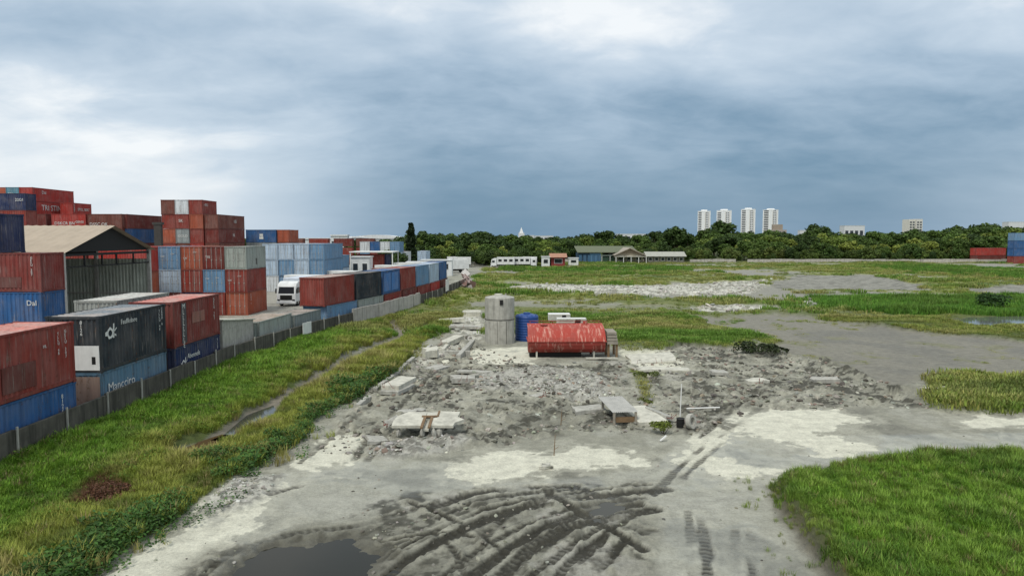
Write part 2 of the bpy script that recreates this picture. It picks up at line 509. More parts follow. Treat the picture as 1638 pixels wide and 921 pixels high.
# ------------------------------------------------------------------ materials
class Mat:
    def __init__(s, name, rough=0.8, base=(0.5, 0.5, 0.5), metal=0.0, spec=0.3):
        s.m = bpy.data.materials.new(name); s.m.use_nodes = True
        s.t = s.m.node_tree
        s.b = s.t.nodes['Principled BSDF']
        s.b.inputs['Roughness'].default_value = rough
        s.b.inputs['Base Color'].default_value = (*base, 1)
        s.b.inputs['Metallic'].default_value = metal
        s.b.inputs['Specular IOR Level'].default_value = spec
    def n(s, t, **kw):
        n = s.t.nodes.new(t)
        for k, v in kw.items(): setattr(n, k, v)
        return n
    def put(s, sock, v):
        if isinstance(v, (int, float)): sock.default_value = v
        elif isinstance(v, tuple): sock.default_value = (*v, 1) if len(v) == 3 and sock.type == 'RGBA' else v
        else: s.t.links.new(v, sock)
    def math(s, op, a, b=0.0, clamp=False):
        n = s.n('ShaderNodeMath', operation=op, use_clamp=clamp)
        s.put(n.inputs[0], a); s.put(n.inputs[1], b)
        return n.outputs[0]
    def mix(s, f, a, b, mode='MIX'):
        n = s.n('ShaderNodeMix', data_type='RGBA', blend_type=mode)
        s.put(n.inputs[0], f); s.put(n.inputs[6], a); s.put(n.inputs[7], b)
        return n.outputs[2]
    def rng(s, v, a, b, c=0.0, d=1.0):
        n = s.n('ShaderNodeMapRange', interpolation_type='SMOOTHSTEP')
        s.put(n.inputs[0], v)
        for i, x in enumerate((a, b, c, d)): n.inputs[i + 1].default_value = x
        return n.outputs[0]
    def coord(s, scale=(1, 1, 1), kind='Object', rand=True):
        tc = s.n('ShaderNodeTexCoord')
        mp = s.n('ShaderNodeMapping')
        s.t.links.new(tc.outputs[kind], mp.inputs[0])
        mp.inputs['Scale'].default_value = scale
        if rand:
            oi = s.n('ShaderNodeObjectInfo')
            c = s.n('ShaderNodeCombineXYZ')
            for i in range(3):
                s.t.links.new(s.math('MULTIPLY', oi.outputs['Random'], 37.0 + 11 * i), c.inputs[i])
            s.t.links.new(c.outputs[0], mp.inputs['Location'])
        return mp.outputs[0]
    def noise(s, vec, scale, detail=4, rough=0.55, dist=0.0):
        n = s.n('ShaderNodeTexNoise')
        s.t.links.new(vec, n.inputs['Vector'])
        n.inputs['Scale'].default_value = scale; n.inputs['Detail'].default_value = detail
        n.inputs['Roughness'].default_value = rough; n.inputs['Distortion'].default_value = dist
        return n.outputs[0]
    def bump(s, h, strength=0.3, dist=0.02):
        n = s.n('ShaderNodeBump')
        n.inputs['Strength'].default_value = strength; n.inputs['Distance'].default_value = dist
        s.put(n.inputs['Height'], h)
        s.t.links.new(n.outputs[0], s.b.inputs['Normal'])
    def col(s, v): s.put(s.b.inputs['Base Color'], v); return s
    def objcol(s): return s.n('ShaderNodeObjectInfo').outputs['Color']

def paint_mat(name, fade, rust, dust_lit):
    """weathered container paint; the paint colour is the object's own colour"""
    A = Mat(name, 0.62, spec=0.25)
    oc = A.objcol()
    v = A.coord()
    st = A.coord((1.6, 1.6, 0.13))
    big = A.noise(v, 0.6, 3)
    streak = A.noise(st, 3.0, 5, 0.65)
    fine = A.noise(v, 7.0, 5, 0.65)
    c = A.mix(A.rng(big, 0.35, 0.7, 0.0, fade), oc, (0.42, 0.36, 0.32))
    c = A.mix(A.rng(streak, 0.38, 0.66, 0.0, 0.45), c, A.mix(0.75, oc, (0.02, 0.018, 0.016)))
    c = A.mix(A.rng(A.math('ADD', A.math('MULTIPLY', fine, 0.6), A.math('MULTIPLY', streak, 0.45)), 0.60, 0.66, 0.0, rust), c, (0.10, 0.038, 0.018))
    c = A.mix(A.rng(A.noise(st, 6.0, 4, 0.6), 0.55, 0.75, 0.0, dust_lit), c, (0.55, 0.50, 0.44))
    A.col(c)
    A.put(A.b.inputs['Roughness'], A.rng(fine, 0.3, 0.7, 0.5, 0.8))
    A.bump(fine, 0.15, 0.01)
    return A.m
M_PAINT = paint_mat('container_paint', 0.15, 0.75, 0.26)
M_ROOFLIT = paint_mat('container_roof_lit', 0.75, 0.5, 0.6)  # faded paint, with sky-lit brightness mixed into the roof colour
M_FRAME = paint_mat('container_frame', 0.10, 0.9, 0.1)

def simple(name, base, rough=0.8, var=0.35, scale=3.0, streak=0.0, metal=0.0, bump=0.2, dark=(0.03, 0.03, 0.025), spec=0.3):
    A = Mat(name, rough, base, metal, spec)
    v = A.coord()
    n = A.noise(v, scale, 5, 0.62)
    c = A.mix(A.rng(n, 0.35, 0.7, 0.0, var), base, tuple(b * 0.45 + d * 0.2 for b, d in zip(base, dark)))
    if streak:
        s = A.noise(A.coord((1.5, 1.5, 0.12)), 2.6, 5, 0.65)
        c = A.mix(A.rng(s, 0.42, 0.68, 0.0, streak), c, dark)
    A.col(c)
    if bump: A.bump(n, bump, 0.02)
    return A.m
M_STEEL = simple('dark_steel', (0.05, 0.045, 0.04), 0.6, 0.5)
M_GALV = simple('galvanised', (0.45, 0.44, 0.40), 0.5, 0.4, metal=0.2)
M_WHITE = simple('white_paint', (0.72, 0.72, 0.69), 0.5, 0.18, 2.0, 0.10)
M_LETTER = simple('white_lettering', (0.66, 0.66, 0.62), 0.7, 0.35, 5.0, bump=0)
M_LETTERD = simple('faded_lettering', (0.5, 0.40, 0.35), 0.7, 0.4, 5.0, bump=0)
M_CONC = simple('concrete', (0.42, 0.41, 0.36), 0.9, 0.45, 2.2, 0.30, bump=0.4)
M_CONCPALE = simple('pale_concrete', (0.56, 0.545, 0.46), 0.9, 0.5, 2.0, 0.22, bump=0.4)
M_WALL = simple('stained_concrete', (0.105, 0.098, 0.08), 0.95, 0.75, 1.3, 0.8, bump=0.4)
M_WALLPALE = simple('pale_wall_concrete', (0.48, 0.45, 0.40), 0.95, 0.35, 1.5, 0.35, bump=0.3)
M_TIN = simple('tin_roof', (0.40, 0.33, 0.25), 0.75, 0.25, 1.0, 0.0, bump=0.1)
M_TINGREEN = simple('grey_green_sheet', (0.50, 0.54, 0.46), 0.7, 0.4, 1.0, 0.35, bump=0.1)
M_BLACK = simple('black_steel', (0.012, 0.012, 0.011), 0.7, 0.3)
M_RUBBER = simple('rubber', (0.02, 0.02, 0.02), 0.85, 0.3)
M_GLASS = Mat('dark_glass', 0.08, (0.02, 0.025, 0.03), 0.0, 0.6).m
M_PLASTIC = simple('blue_plastic', (0.018, 0.065, 0.24), 0.45, 0.25, 2.0, 0.2, bump=0.05)
M_WOOD = simple('brown_timber', (0.20, 0.13, 0.07), 0.85, 0.5, 5.0)
M_GREYWOOD = simple('grey_timber', (0.30, 0.27, 0.22), 0.9, 0.5, 4.0)
M_STONE = simple('broken_stone', (0.47, 0.46, 0.40), 0.95, 0.6, 1.5, bump=0.4)
M_CLOD = simple('soil_clod', (0.17, 0.165, 0.135), 0.97, 0.7, 2.5, bump=0.5)
M_BARK = simple('bark', (0.10, 0.08, 0.055), 0.95, 0.5, 4.0)
def obj_paint(name, rough=0.7, var=0.25, scale=1.2, streak=0.15):
    A = Mat(name, rough)
    oc = A.objcol()
    n = A.noise(A.coord(), scale, 5, 0.6)
    c = A.mix(A.rng(n, 0.35, 0.7, 0.0, var), oc, A.mix(0.6, oc, (0.03, 0.03, 0.03)))
    s = A.noise(A.coord((1.2, 1.2, 0.1)), 1.5, 4, 0.65)
    c = A.mix(A.rng(s, 0.45, 0.7, 0.0, streak), c, (0.12, 0.11, 0.095))
    A.col(c)
    return A.m
M_OBJ = obj_paint('plain_paint')
def rust_tank():
    A = Mat('rusty_red_tank', 0.75)
    st = A.coord((1.2, 0.35, 0.35))
    s = A.noise(st, 3.2, 6, 0.7)
    n = A.noise(A.coord(), 1.1, 5, 0.6)
    c = A.mix(A.rng(n, 0.35, 0.65), (0.25, 0.035, 0.026), (0.17, 0.035, 0.024))
    geo = A.n('ShaderNodeNewGeometry')
    A.col(A.mix(A.rng(s, 0.52, 0.60, 0.0, 0.35), c, (0.50, 0.33, 0.26)))
    return A.m
def rust_lit_top():
    A = Mat('rust_streaked_lit_top', 0.8)
    st = A.coord((1.3, 0.22, 0.22))
    s = A.noise(st, 4.5, 6, 0.72)
    n = A.noise(A.coord(), 0.9, 4, 0.6)
    c = A.mix(A.rng(s, 0.47, 0.66, 0, 0.75), (0.34, 0.05, 0.035), (0.56, 0.33, 0.26))  # rust streaks over a red brightened for the light on top
    c = A.mix(A.rng(n, 0.52, 0.62, 0, 0.8), c, (0.30, 0.06, 0.045))
    A.col(c)
    return A.m
M_TANK, M_TANKTOP = rust_tank(), rust_lit_top()

def leaf_mat(name, inst=False):
    A = Mat(name, 0.65, spec=0.25)
    if inst:
        at = A.n('ShaderNodeAttribute', attribute_type='INSTANCER', attribute_name='tint')
        c = at.outputs['Color']
    else:
        c = A.objcol()
    g = A.n('ShaderNodeNewGeometry')
    v = A.rng(A.n('ShaderNodeTexCoord').outputs['Object'] if False else g.outputs['Random Per Island'], 0.0, 1.0, 0.62, 1.42)
    mm = A.n('ShaderNodeVectorMath', operation='SCALE')
    A.put(mm.inputs[0], c); A.put(mm.inputs['Scale'], v)
    A.col(mm.outputs[0])
    tr = A.n('ShaderNodeBsdfTranslucent')
    A.put(tr.inputs[0], mm.outputs[0])
    ms = A.n('ShaderNodeMixShader'); ms.inputs[0].default_value = 0.25
    o = A.t.nodes['Material Output']
    A.t.links.new(A.b.outputs[0], ms.inputs[1]); A.t.links.new(tr.outputs[0], ms.inputs[2])
    A.t.links.new(ms.outputs[0], o.inputs[0])
    return A.m
M_LEAF = leaf_mat('tree_leaves')
M_GRASS = leaf_mat('grass_blades', True)

def inst_stone():
    A = Mat('loose_stone', 0.95)
    at = A.n('ShaderNodeAttribute', attribute_type='INSTANCER', attribute_name='tint')
    n = A.noise(A.coord(rand=False), 2.0, 4)
    A.col(A.mix(A.rng(n, 0.3, 0.7, 0, 0.4), at.outputs['Color'], (0.09, 0.085, 0.07)))
    return A.m
M_ISTONE = inst_stone()

def ground_mat():
    A = Mat('ground', 0.9, spec=0.3)
    at = A.n('ShaderNodeAttribute', attribute_name='tint')
    ar = A.n('ShaderNodeAttribute', attribute_name='gloss')
    v = A.coord(rand=False)
    f1 = A.noise(v, 1.7, 8, 0.68); f2 = A.noise(v, 11.0, 6, 0.7); f3 = A.noise(v, 45.0, 4, 0.7)
    k = A.math('ADD', A.rng(f1, 0.25, 0.75, 0.78, 1.2), A.math('ADD', A.math('MULTIPLY', A.math('SUBTRACT', f2, 0.5), 0.95), A.math('MULTIPLY', A.math('SUBTRACT', f3, 0.5), 0.75)))
    mm = A.n('ShaderNodeVectorMath', operation='SCALE')
    A.put(mm.inputs[0], at.outputs['Color']); A.put(mm.inputs['Scale'], k)
    A.col(mm.outputs[0])
    A.put(A.b.inputs['Roughness'], A.math('SUBTRACT', 0.95, A.math('MULTIPLY', ar.outputs['Fac'], 0.74)))
    hb = A.math('ADD', A.math('MULTIPLY', f2, 0.7), A.math('MULTIPLY', f3, 0.3))
    A.bump(A.math('MULTIPLY', hb, A.math('SUBTRACT', 1.0, A.math('MULTIPLY', ar.outputs['Fac'], 0.6))), 0.9, 0.10)
    return A.m
M_GROUND = ground_mat()
def water_mat(name, base, rough=0.06, spec=0.5):
    A = Mat(name, rough, base, spec=spec)
    n = A.noise(A.coord(rand=False), 2.0, 4)
    A.bump(n, 0.05, 0.02)
    return A.m

# ------------------------------------------------------------------ the ground: one sheet out to the horizon
def lerp(c, k, col):
    return c * (1 - k[:, None]) + np.array(col)[None, :] * k[:, None]
def build_ground():
    ys = [-60.0, -30.0, -10.0, 0.0, 6.0, 10.0, 12.0]
    y = 13.0
    while y < 262:
        ys.append(y)
        y *= 1.0038 if y < 60 else 1.008
    ys += [290.0, 340.0, 420.0, 600.0, 1000.0, 2000.0, 4000.0, 9000.0]
    ys = np.array(ys)
    nu = 1000
    u = np.linspace(-1, 1, nu)
    hw = np.where(ys < 12, 22.0, ys * 0.92 + 10.0)
    hw = np.where(ys > 280, ys * 1.6, hw)
    hw = np.where(ys < 0, 70.0, hw)
    X = (u[None, :] * hw[:, None]).ravel()
    Y = np.repeat(ys, nu)
    F = fields(X, Y)
    n1, n2, n3 = F['n1'], F['n2'], F['n3']
    N = len(X)
    n4 = fbm(X, Y, 0.45, 5, 303); n5 = fbm(X, Y, 6.5, 2, 404)
    c = np.tile(np.array([0.275, 0.27, 0.215]), (N, 1))
    c = lerp(c, F['smooth'], (0.33, 0.325, 0.265))
    c = lerp(c, sstep(0.02, 0.2, n4) * 0.55, (0.15, 0.148, 0.122))
    c = lerp(c, sstep(0.05, 0.2, -n4 + n3 * 0.3) * 0.5, (0.36, 0.355, 0.30))
    c = lerp(c, F['rough'] * 0.8, (0.235, 0.23, 0.182))
    c = lerp(c, F['rough'] * sstep(0.05, 0.13, n2 * 0.8 + n3 * 0.8 + n1 * 0.25) * 0.9, (0.06, 0.058, 0.045))
    c = lerp(c, F['rough'] * sstep(0.04, 0.14, -n2 + n3 * 0.7 - n1 * 0.3) * 0.6, (0.40, 0.39, 0.315))
    c = lerp(c, F['dark'] * 0.55, (0.19, 0.187, 0.15))
    c = lerp(c, F['dark'] * sstep(0.0, 0.2, n2 + n3) * 0.6, (0.07, 0.068, 0.053))
    c = lerp(c, F['dark'] * sstep(0.08, 0.18, -n2 + n1) * 0.7, (0.36, 0.35, 0.30))  # pale patches: wet reflections put into the mud colour
    c = lerp(c, F['pale2'] * (1 - F['rough'] * 0.5) * 0.55, (0.40, 0.39, 0.315))
    c = lerp(c, F['pale'] * (0.92 - 0.25 * np.clip(F['rut'], 0, 1)), (0.62, 0.605, 0.49))
    c = lerp(c, F['pale'] * sstep(0.22, 0.34, n4 + n3 * 0.4) * 0.7, (0.33, 0.325, 0.275))
    c = lerp(c, sstep(-2.2, 0.2, F['s_pud'] + n1 * 2.5 + n2 * 1.5) * 0.75, (0.13, 0.125, 0.095))
    c = lerp(c, F['dark'] * sstep(0.02, 0.14, n2 * 0.6 + n3 * 0.9 + n1 * 0.4) * 0.75, (0.055, 0.053, 0.04))
    c = lerp(c, np.clip(F['ridge'], 0, 1) * 0.5, (0.44, 0.43, 0.345))
    c = lerp(c, F['rut'] * 0.93, (0.030, 0.028, 0.020))
    c = lerp(c, F['gravel'] * 0.8, (0.42, 0.41, 0.36))
    c = lerp(c, F['gravel'] * sstep(0.0, 0.12, n5 + n3) * 0.8, (0.16, 0.155, 0.13))
    lk = F['lake'] * (1 - F['grass'])
    c = lerp(c, lk, (0.20, 0.19, 0.152))
    c = lerp(c, lk * sstep(0.0, 0.2, n1) * 0.6, (0.145, 0.142, 0.122))
    c = lerp(c, lk * sstep(0.05, 0.2, n4 - n1 * 0.4) * 0.55, (0.17, 0.17, 0.085))
    c = lerp(c, np.maximum(F['fm'], F['bare']) * 0.9, (0.24, 0.235, 0.20))
    c = lerp(c, F['fm'] * sstep(0.0, 0.15, n2) * 0.6, (0.09, 0.088, 0.072))
    c = lerp(c, F['wr'], (0.50, 0.49, 0.42))
    c = lerp(c, F['wr'] * sstep(0.02, 0.12, n2 + n3 * 0.7) * 0.8, (0.17, 0.165, 0.13))
    c = lerp(c, F['stream'] * 0.9, (0.19, 0.165, 0.125))
    g = F['grass']
    gc = lerp(np.tile(np.array([0.07, 0.095, 0.024]), (N, 1)), sstep(-0.1, 0.25, n4), (0.085, 0.095, 0.03))
    fld = sstep(60, 120, Y)
    gc = lerp(gc, fld * 0.85, (0.20, 0.225, 0.07))
    gc = lerp(gc, fld * sstep(0.0, 0.2, fbm(X, Y * 2.5, 0.05, 4, 611)) * 0.8, (0.27, 0.26, 0.11))
    gc = lerp(gc, fld * sstep(0.05, 0.22, fbm(X, Y * 2.5, 0.06, 4, 612)) * 0.8, (0.05, 0.09, 0.022))
    c = c * (1 - g[:, None]) + gc * g[:, None]
    c = lerp(c, F['dead'] * 0.8, (0.10, 0.045, 0.03))
    wet = F['wet'] * (1 - g)
    c = lerp(c, wet * 0.7, (0.075, 0.07, 0.05))
    # eroded soil face where the near green bank drops to the mud
    lip = np.exp(-((F['s_near'] + (n1 * 1.2 + n2 * 0.9 + n3 * 0.4) * 0.6) / 0.28) ** 2)
    c = lerp(c, lip * 0.8, (0.10, 0.088, 0.06))
    c = lerp(c, F['yard'], (0.31, 0.295, 0.25))
    c = lerp(c, F['yard'] * sstep(0.05, 0.2, n4) * 0.6, (0.17, 0.16, 0.135))
    c = lerp(c, sstep(235, 265, Y), (0.06, 0.075, 0.025))
    gloss = np.clip(F['smooth'] * (0.35 + sstep(0.0, 0.12, n4 + n1 * 0.5) * 0.55) + F['rut'] * 0.1 + wet * 0.6 + lk * 0.22 + F['stream'] * 0.4, 0, 0.9) * (1 - g) * (1 - F['yard']) * (1 - F['pale'])
    V = np.stack([X, Y, F['h']], 1)
    nr = len(ys)
    idx = np.arange(nr * nu).reshape(nr, nu)
    Q = np.stack([idx[:-1, :-1], idx[:-1, 1:], idx[1:, 1:], idx[1:, :-1]], -1).reshape(-1, 4)
    me = bpy.data.meshes.new('ground')
    me.vertices.add(N); me.vertices.foreach_set('co', V.ravel())
    me.loops.add(Q.size); me.loops.foreach_set('vertex_index', Q.ravel())
    me.polygons.add(len(Q)); me.polygons.foreach_set('loop_start', np.arange(len(Q)) * 4)
    me.polygons.foreach_set('use_smooth', np.ones(len(Q), bool))
    me.update(calc_edges=True)
    a = me.attributes.new('tint', 'FLOAT_COLOR', 'POINT')
    a.data.foreach_set('color', np.concatenate([c, np.ones((N, 1))], 1).ravel())
    a = me.attributes.new('gloss', 'FLOAT', 'POINT')
    a.data.foreach_set('value', gloss)
    me.materials.append(M_GROUND)
    o = link('ground', me)
    tag(o, 'grey mud, rubble and grass ground of the cleared site', kind='structure')
build_ground()
WATERS = {'ditch_water': ('still grey water lying in the grassy ditch', (0.05, 0.05, 0.045)),
          'brown_water': ('shallow brown water in the ditch', (0.085, 0.05, 0.03)),
          'upper_ditch': ('thin wet strip higher up the ditch', (0.08, 0.075, 0.06)),
          'puddle': ('dark olive puddle in the churned mud', (0.020, 0.018, 0.010)),
          'small_puddle': ('small dark puddle between the tyre ruts', (0.03, 0.03, 0.02)),
          'pond': ('pale strip of pond water among the tall grass', (0.12, 0.12, 0.11))}
for k, (lab, colr) in WATERS.items():
    p = POND_W[k]
    c0 = p.mean(0)
    q = c0 + (p - c0) * {'puddle': 1.4, 'small_puddle': 1.8, 'ditch_water': 1.3, 'brown_water': 1.2}.get(k, 1.06)
    m = MB(); m.v = [(a, b, POND_Z[k]) for a, b in q]; m.f = [tuple(range(len(q)))]
    o = m.build({'ditch_water': 'water', 'brown_water': 'water', 'upper_ditch': 'water', 'pond': 'pond'}.get(k, 'puddle'), water_mat(k, colr, 0.07 if 'puddle' not in k else 0.06, 0.5 if 'puddle' not in k else 0.2))
    if o.data.polygons[0].normal.z < 0:
        o.data.flip_normals()
    tag(o, lab, kind='structure')

# ------------------------------------------------------------------ scattered growth and stones (uncountable stuff)
def tuft_mesh(name, n, h, spread, width, bend, seed, leafy=False):
    r = random.Random(seed)
    v, f = [], []
    for i in range(n):
        a = r.uniform(0, 6.283); rad = spread * math.sqrt(r.random())
        bx, by = rad * math.cos(a), rad * math.sin(a)
        da = a + r.uniform(-0.9, 0.9)
        hh = h * r.uniform(0.55, 1.1)
        if leafy:
            z = hh * r.uniform(0.25, 1.0)
            s = width * r.uniform(0.7, 1.3)
            e = Euler((r.uniform(-0.9, 0.9), r.uniform(-0.9, 0.9), r.uniform(0, 6.28))).to_matrix()
            k = len(v)
            for q in ((-s, 0, 0), (0, -0.55 * s, 0.1 * s), (s, 0, 0), (0, 0.55 * s, 0.1 * s)):
                v.append(tuple(e @ Vector(q) + Vector((bx, by, z))))
            f.append((k, k + 1, k + 2, k + 3))
            continue
        lean = bend * hh * r.uniform(0.3, 1.3)
        ox, oy = math.cos(da), math.sin(da)
        sx, sy = -oy * width * 0.5, ox * width * 0.5
        k = len(v)
        m1 = (bx + ox * lean * 0.3, by + oy * lean * 0.3, hh * 0.6)
        tip = (bx + ox * lean, by + oy * lean, hh)
        v += [(bx - sx, by - sy, -0.04), (bx + sx, by + sy, -0.04), (m1[0] + sx * 0.8, m1[1] + sy * 0.8, m1[2]), (m1[0] - sx * 0.8, m1[1] - sy * 0.8, m1[2]), tip]
        f += [(k, k + 1, k + 2, k + 3), (k + 3, k + 2, k + 4)]
    me = bpy.data.meshes.new(name)
    me.from_pydata(v, [], f)
    me.materials.append(M_GRASS)
    return me
def scatter(name, proto_me, pts, scl, tint, label, tilt=0.15, cat=None):
    n = len(pts)
    me = bpy.data.meshes.new(name)
    me.vertices.add(n)
    me.vertices.foreach_set('co', np.asarray(pts, float).ravel())
    a = me.attributes.new('scl', 'FLOAT_VECTOR', 'POINT'); a.data.foreach_set('vector', np.asarray(scl, float).ravel())
    rot = np.stack([rng.uniform(-tilt, tilt, n), rng.uniform(-tilt, tilt, n), rng.uniform(0, 6.283, n)], 1)
    a = me.attributes.new('rot', 'FLOAT_VECTOR', 'POINT'); a.data.foreach_set('vector', rot.ravel())
    a = me.attributes.new('tint', 'FLOAT_COLOR', 'POINT'); a.data.foreach_set('color', np.concatenate([tint, np.ones((n, 1))], 1).ravel())
    o = link(name, me)
    po = bpy.data.objects.new(name + '_clump', proto_me)
    ng = bpy.data.node_groups.new(name, 'GeometryNodeTree')
    ng.interface.new_socket('Geometry', in_out='INPUT', socket_type='NodeSocketGeometry')
    ng.interface.new_socket('Geometry', in_out='OUTPUT', socket_type='NodeSocketGeometry')
    gi, go = ng.nodes.new('NodeGroupInput'), ng.nodes.new('NodeGroupOutput')
    ip = ng.nodes.new('GeometryNodeInstanceOnPoints')
    oi = ng.nodes.new('GeometryNodeObjectInfo'); oi.inputs['Object'].default_value = po
    ns = ng.nodes.new('GeometryNodeInputNamedAttribute'); ns.data_type = 'FLOAT_VECTOR'; ns.inputs['Name'].default_value = 'scl'
    nr = ng.nodes.new('GeometryNodeInputNamedAttribute'); nr.data_type = 'FLOAT_VECTOR'; nr.inputs['Name'].default_value = 'rot'
    er = ng.nodes.new('FunctionNodeEulerToRotation')
    L = ng.links.new
    L(gi.outputs[0], ip.inputs['Points']); L(oi.outputs['Geometry'], ip.inputs['Instance'])
    L(ns.outputs[0], ip.inputs['Scale']); L(nr.outputs[0], er.inputs[0]); L(er.outputs[0], ip.inputs['Rotation'])
    L(ip.outputs[0], go.inputs[0])
    md = o.modifiers.new('clumps', 'NODES'); md.node_group = ng
    tag(o, label, cat, kind='stuff')
    return o
def sample(n, y0, y1, x0=None, x1=None, kx=0.80):
    """random ground points, uniform per area between y0 and y1"""
    y = np.sqrt(rng.uniform(y0 ** 2, y1 ** 2, n)) if x0 is None else rng.uniform(y0, y1, n)
    x = rng.uniform(-1, 1, n) * (y * kx + 2) if x0 is None else rng.uniform(x0, x1, n)
    return x, y
T_BLADE = [tuft_mesh('blade_clump', 24, 0.42, 0.17, 0.020, 0.45, i) for i in range(2)]
T_FAR = tuft_mesh('far_clump', 26, 0.5, 0.55, 0.075, 0.5, 9)
T_LEAF = tuft_mesh('leaf_clump', 40, 0.34, 0.26, 0.055, 0, 5, True)
T_WEED = tuft_mesh('weed_clump', 30, 0.42, 0.24, 0.045, 0, 6, True)

def tints(n, cols, w=None, jit=0.22):
    c = np.array(cols)[rng.choice(len(cols), n, p=w)]
    return np.clip(c * rng.uniform(1 - jit, 1 + jit, (n, 1)) * rng.uniform(0.93, 1.07, (n, 3)), 0, 1)
LUSH = [(0.145, 0.265, 0.026), (0.185, 0.31, 0.038), (0.10, 0.20, 0.02)]
OLIVE = [(0.235, 0.275, 0.06), (0.19, 0.24, 0.05), (0.28, 0.285, 0.085)]
STRAW = [(0.26, 0.22, 0.10), (0.21, 0.18, 0.075), (0.17, 0.16, 0.055)]
DARKG = [(0.05, 0.115, 0.022), (0.065, 0.14, 0.028), (0.038, 0.085, 0.018)]

def grow_near():
    # green bank at the right
    x, y = sample(46000, 15.5, 33, 5, 40)
    sd_ = sdist(x, y, POLY['near_green'][0]) + fbm(x, y, 0.5, 3, 5) * 0.8 + fbm(x, y, 1.6, 3, 6) * 1.1
    k = (sd_ > -0.05) | ((sd_ > -1.1) & (rng.random(len(x)) < 0.05))
    k &= (x < y * 0.85 + 3)
    x, y = x[k], y[k]
    F = fields(x, y)
    n = len(x)
    pt = fbm(x, y, 0.35, 4, 900); p2 = fbm(x, y, 1.1, 3, 901)
    t = tints(n, LUSH)
    edge = np.clip(1 - (F['s_near'] + pt * 2.0) / 0.8, 0, 1)
    t = lerp(t, np.clip(edge, 0, 1) * 0.7, (0.21, 0.205, 0.06))
    t = lerp(t, sstep(0.02, 0.16, pt) * 0.55, (0.035, 0.10, 0.012))
    p3 = fbm(x, y, 2.6, 2, 902)
    t = lerp(t, sstep(0.05, 0.25, p3) * 0.6, (0.20, 0.29, 0.05))
    t = lerp(t, sstep(0.08, 0.25, -p3) * 0.5, (0.03, 0.085, 0.012))
    t = lerp(t, sstep(0.12, 0.3, p2) * 0.5, (0.16, 0.26, 0.04))
    t = lerp(t, sstep(24.5, 28, y + pt * 4) * 0.6, (0.15, 0.165, 0.04))
    straw = rng.random(n) < 0.05
    t = np.where(straw[:, None], tints(n, STRAW), t)
    s = 0.78 * rng.uniform(0.55, 1.1, n) * (0.9 + pt * 1.1 + p3 * 0.8) * (1 - 0.45 * edge)
    S = np.stack([s * 1.1, s * 1.1, s * rng.uniform(0.75, 1.2, n)], 1)
    pts = np.stack([x, y, F['h'] - 0.02], 1)
    half = rng.random(n) < 0.5
    thin = rng.random(n) > edge * 0.6
    half &= thin
    scatter('grass', T_BLADE[0], pts[half], S[half], t[half], 'lush green grass covering the raised bank beside the mud road')
    h2 = ~half & (rng.random(n) < 0.8)
    scatter('grass', T_BLADE[1], pts[h2], S[h2] * 1.08, t[h2], 'taller blades standing in the lush green bank')
    lf = rng.random(n) < 0.16
    scatter('weeds', T_WEED, pts[lf], S[lf] * 0.9, lerp(t[lf], np.full(lf.sum(), 0.4), (0.05, 0.12, 0.02)), 'small leafy weeds growing through the lush bank')
grow_near()
def grow_strip():
    x, y = sample(60000, 15, 62, -19, -2)
    k = (x > wall_x(y) + 0.05) & (x > -y * 0.8 - 3)
    x, y = x[k], y[k]
    keep = rng.random(len(x)) < np.clip(26.0 / y, 0.32, 1)
    x, y = x[keep], y[keep]
    F = fields(x, y)
    out_ = (sdist(x, y, POLY['strip'][0]) + F['n2'] * 2 > -0.9) & (rng.random(len(x)) < 0.05) & (F['stream'] < 0.5)
    k = ((F['strip'] > 0.45) | out_) & (F['wet'] < 0.4)
    x, y = x[k], y[k]
    F = {a: b[k] for a, b in F.items()}
    n = len(x)
    gap = x - wall_x(y)
    pt = fbm(x, y, 0.3, 4, 910); p2 = fbm(x, y, 0.8, 3, 911)
    dg = sdist(x, y, POLY['strip'][0])
    # lush by the wall, drier by the ditch, leafy dark weeds on the mud side
    t = tints(n, LUSH)
    t = lerp(t, sstep(2.4, 4.6, gap + pt * 5) * 0.85, (0.27, 0.285, 0.055))
    dry = sstep(0.02, 0.2, p2 + pt * 0.5) * sstep(2.5, 5.0, gap)
    t = lerp(t, dry * 0.8 * rng.uniform(0.5, 1, n), (0.33, 0.275, 0.115))
    t = lerp(t, sstep(0.1, 0.25, -p2) * sstep(0.5, 2, gap) * 0.6, (0.03, 0.072, 0.014))
    leafy = (dg < 1.1 + pt * 5.0 + p2 * 2.5) & (gap > 3.0) & (y < 44)
    straw = rng.random(n) < 0.07
    t = np.where(straw[:, None], tints(n, STRAW), t)
    s = 0.85 * rng.uniform(0.5, 1.2, n) * (1.0 + pt * 1.2 + p2 * 0.6) * np.clip(y / 30, 1, 1.4)
    S = np.stack([s * 1.15, s * 1.15, s * rng.uniform(0.7, 1.15, n)], 1)
    pts = np.stack([x, y, F['h'] - 0.02], 1)
    t = lerp(t, F['dead'] * 0.9, (0.13, 0.055, 0.035))
    dl = leafy & (rng.random(n) < 0.62)
    g = ~dl
    scatter('grass', T_BLADE[0], pts[g], S[g], t[g], 'tall mixed grass growing between the yard wall and the ditch')
    td = tints(int(dl.sum()), DARKG)
    scatter('weeds', T_LEAF, pts[dl], S[dl] * 1.15, td, 'dark leafy weeds along the edge of the mud')
    nn = int(n * 0.22)
    q = rng.choice(n, nn, replace=False)
    q = q[gap[q] < 5]
    scatter('weeds', T_WEED, pts[q], S[q], lerp(tints(len(q), LUSH), np.full(len(q), 0.3), (0.04, 0.09, 0.02)), 'bright leafy weeds among the grass by the wall')
grow_strip()
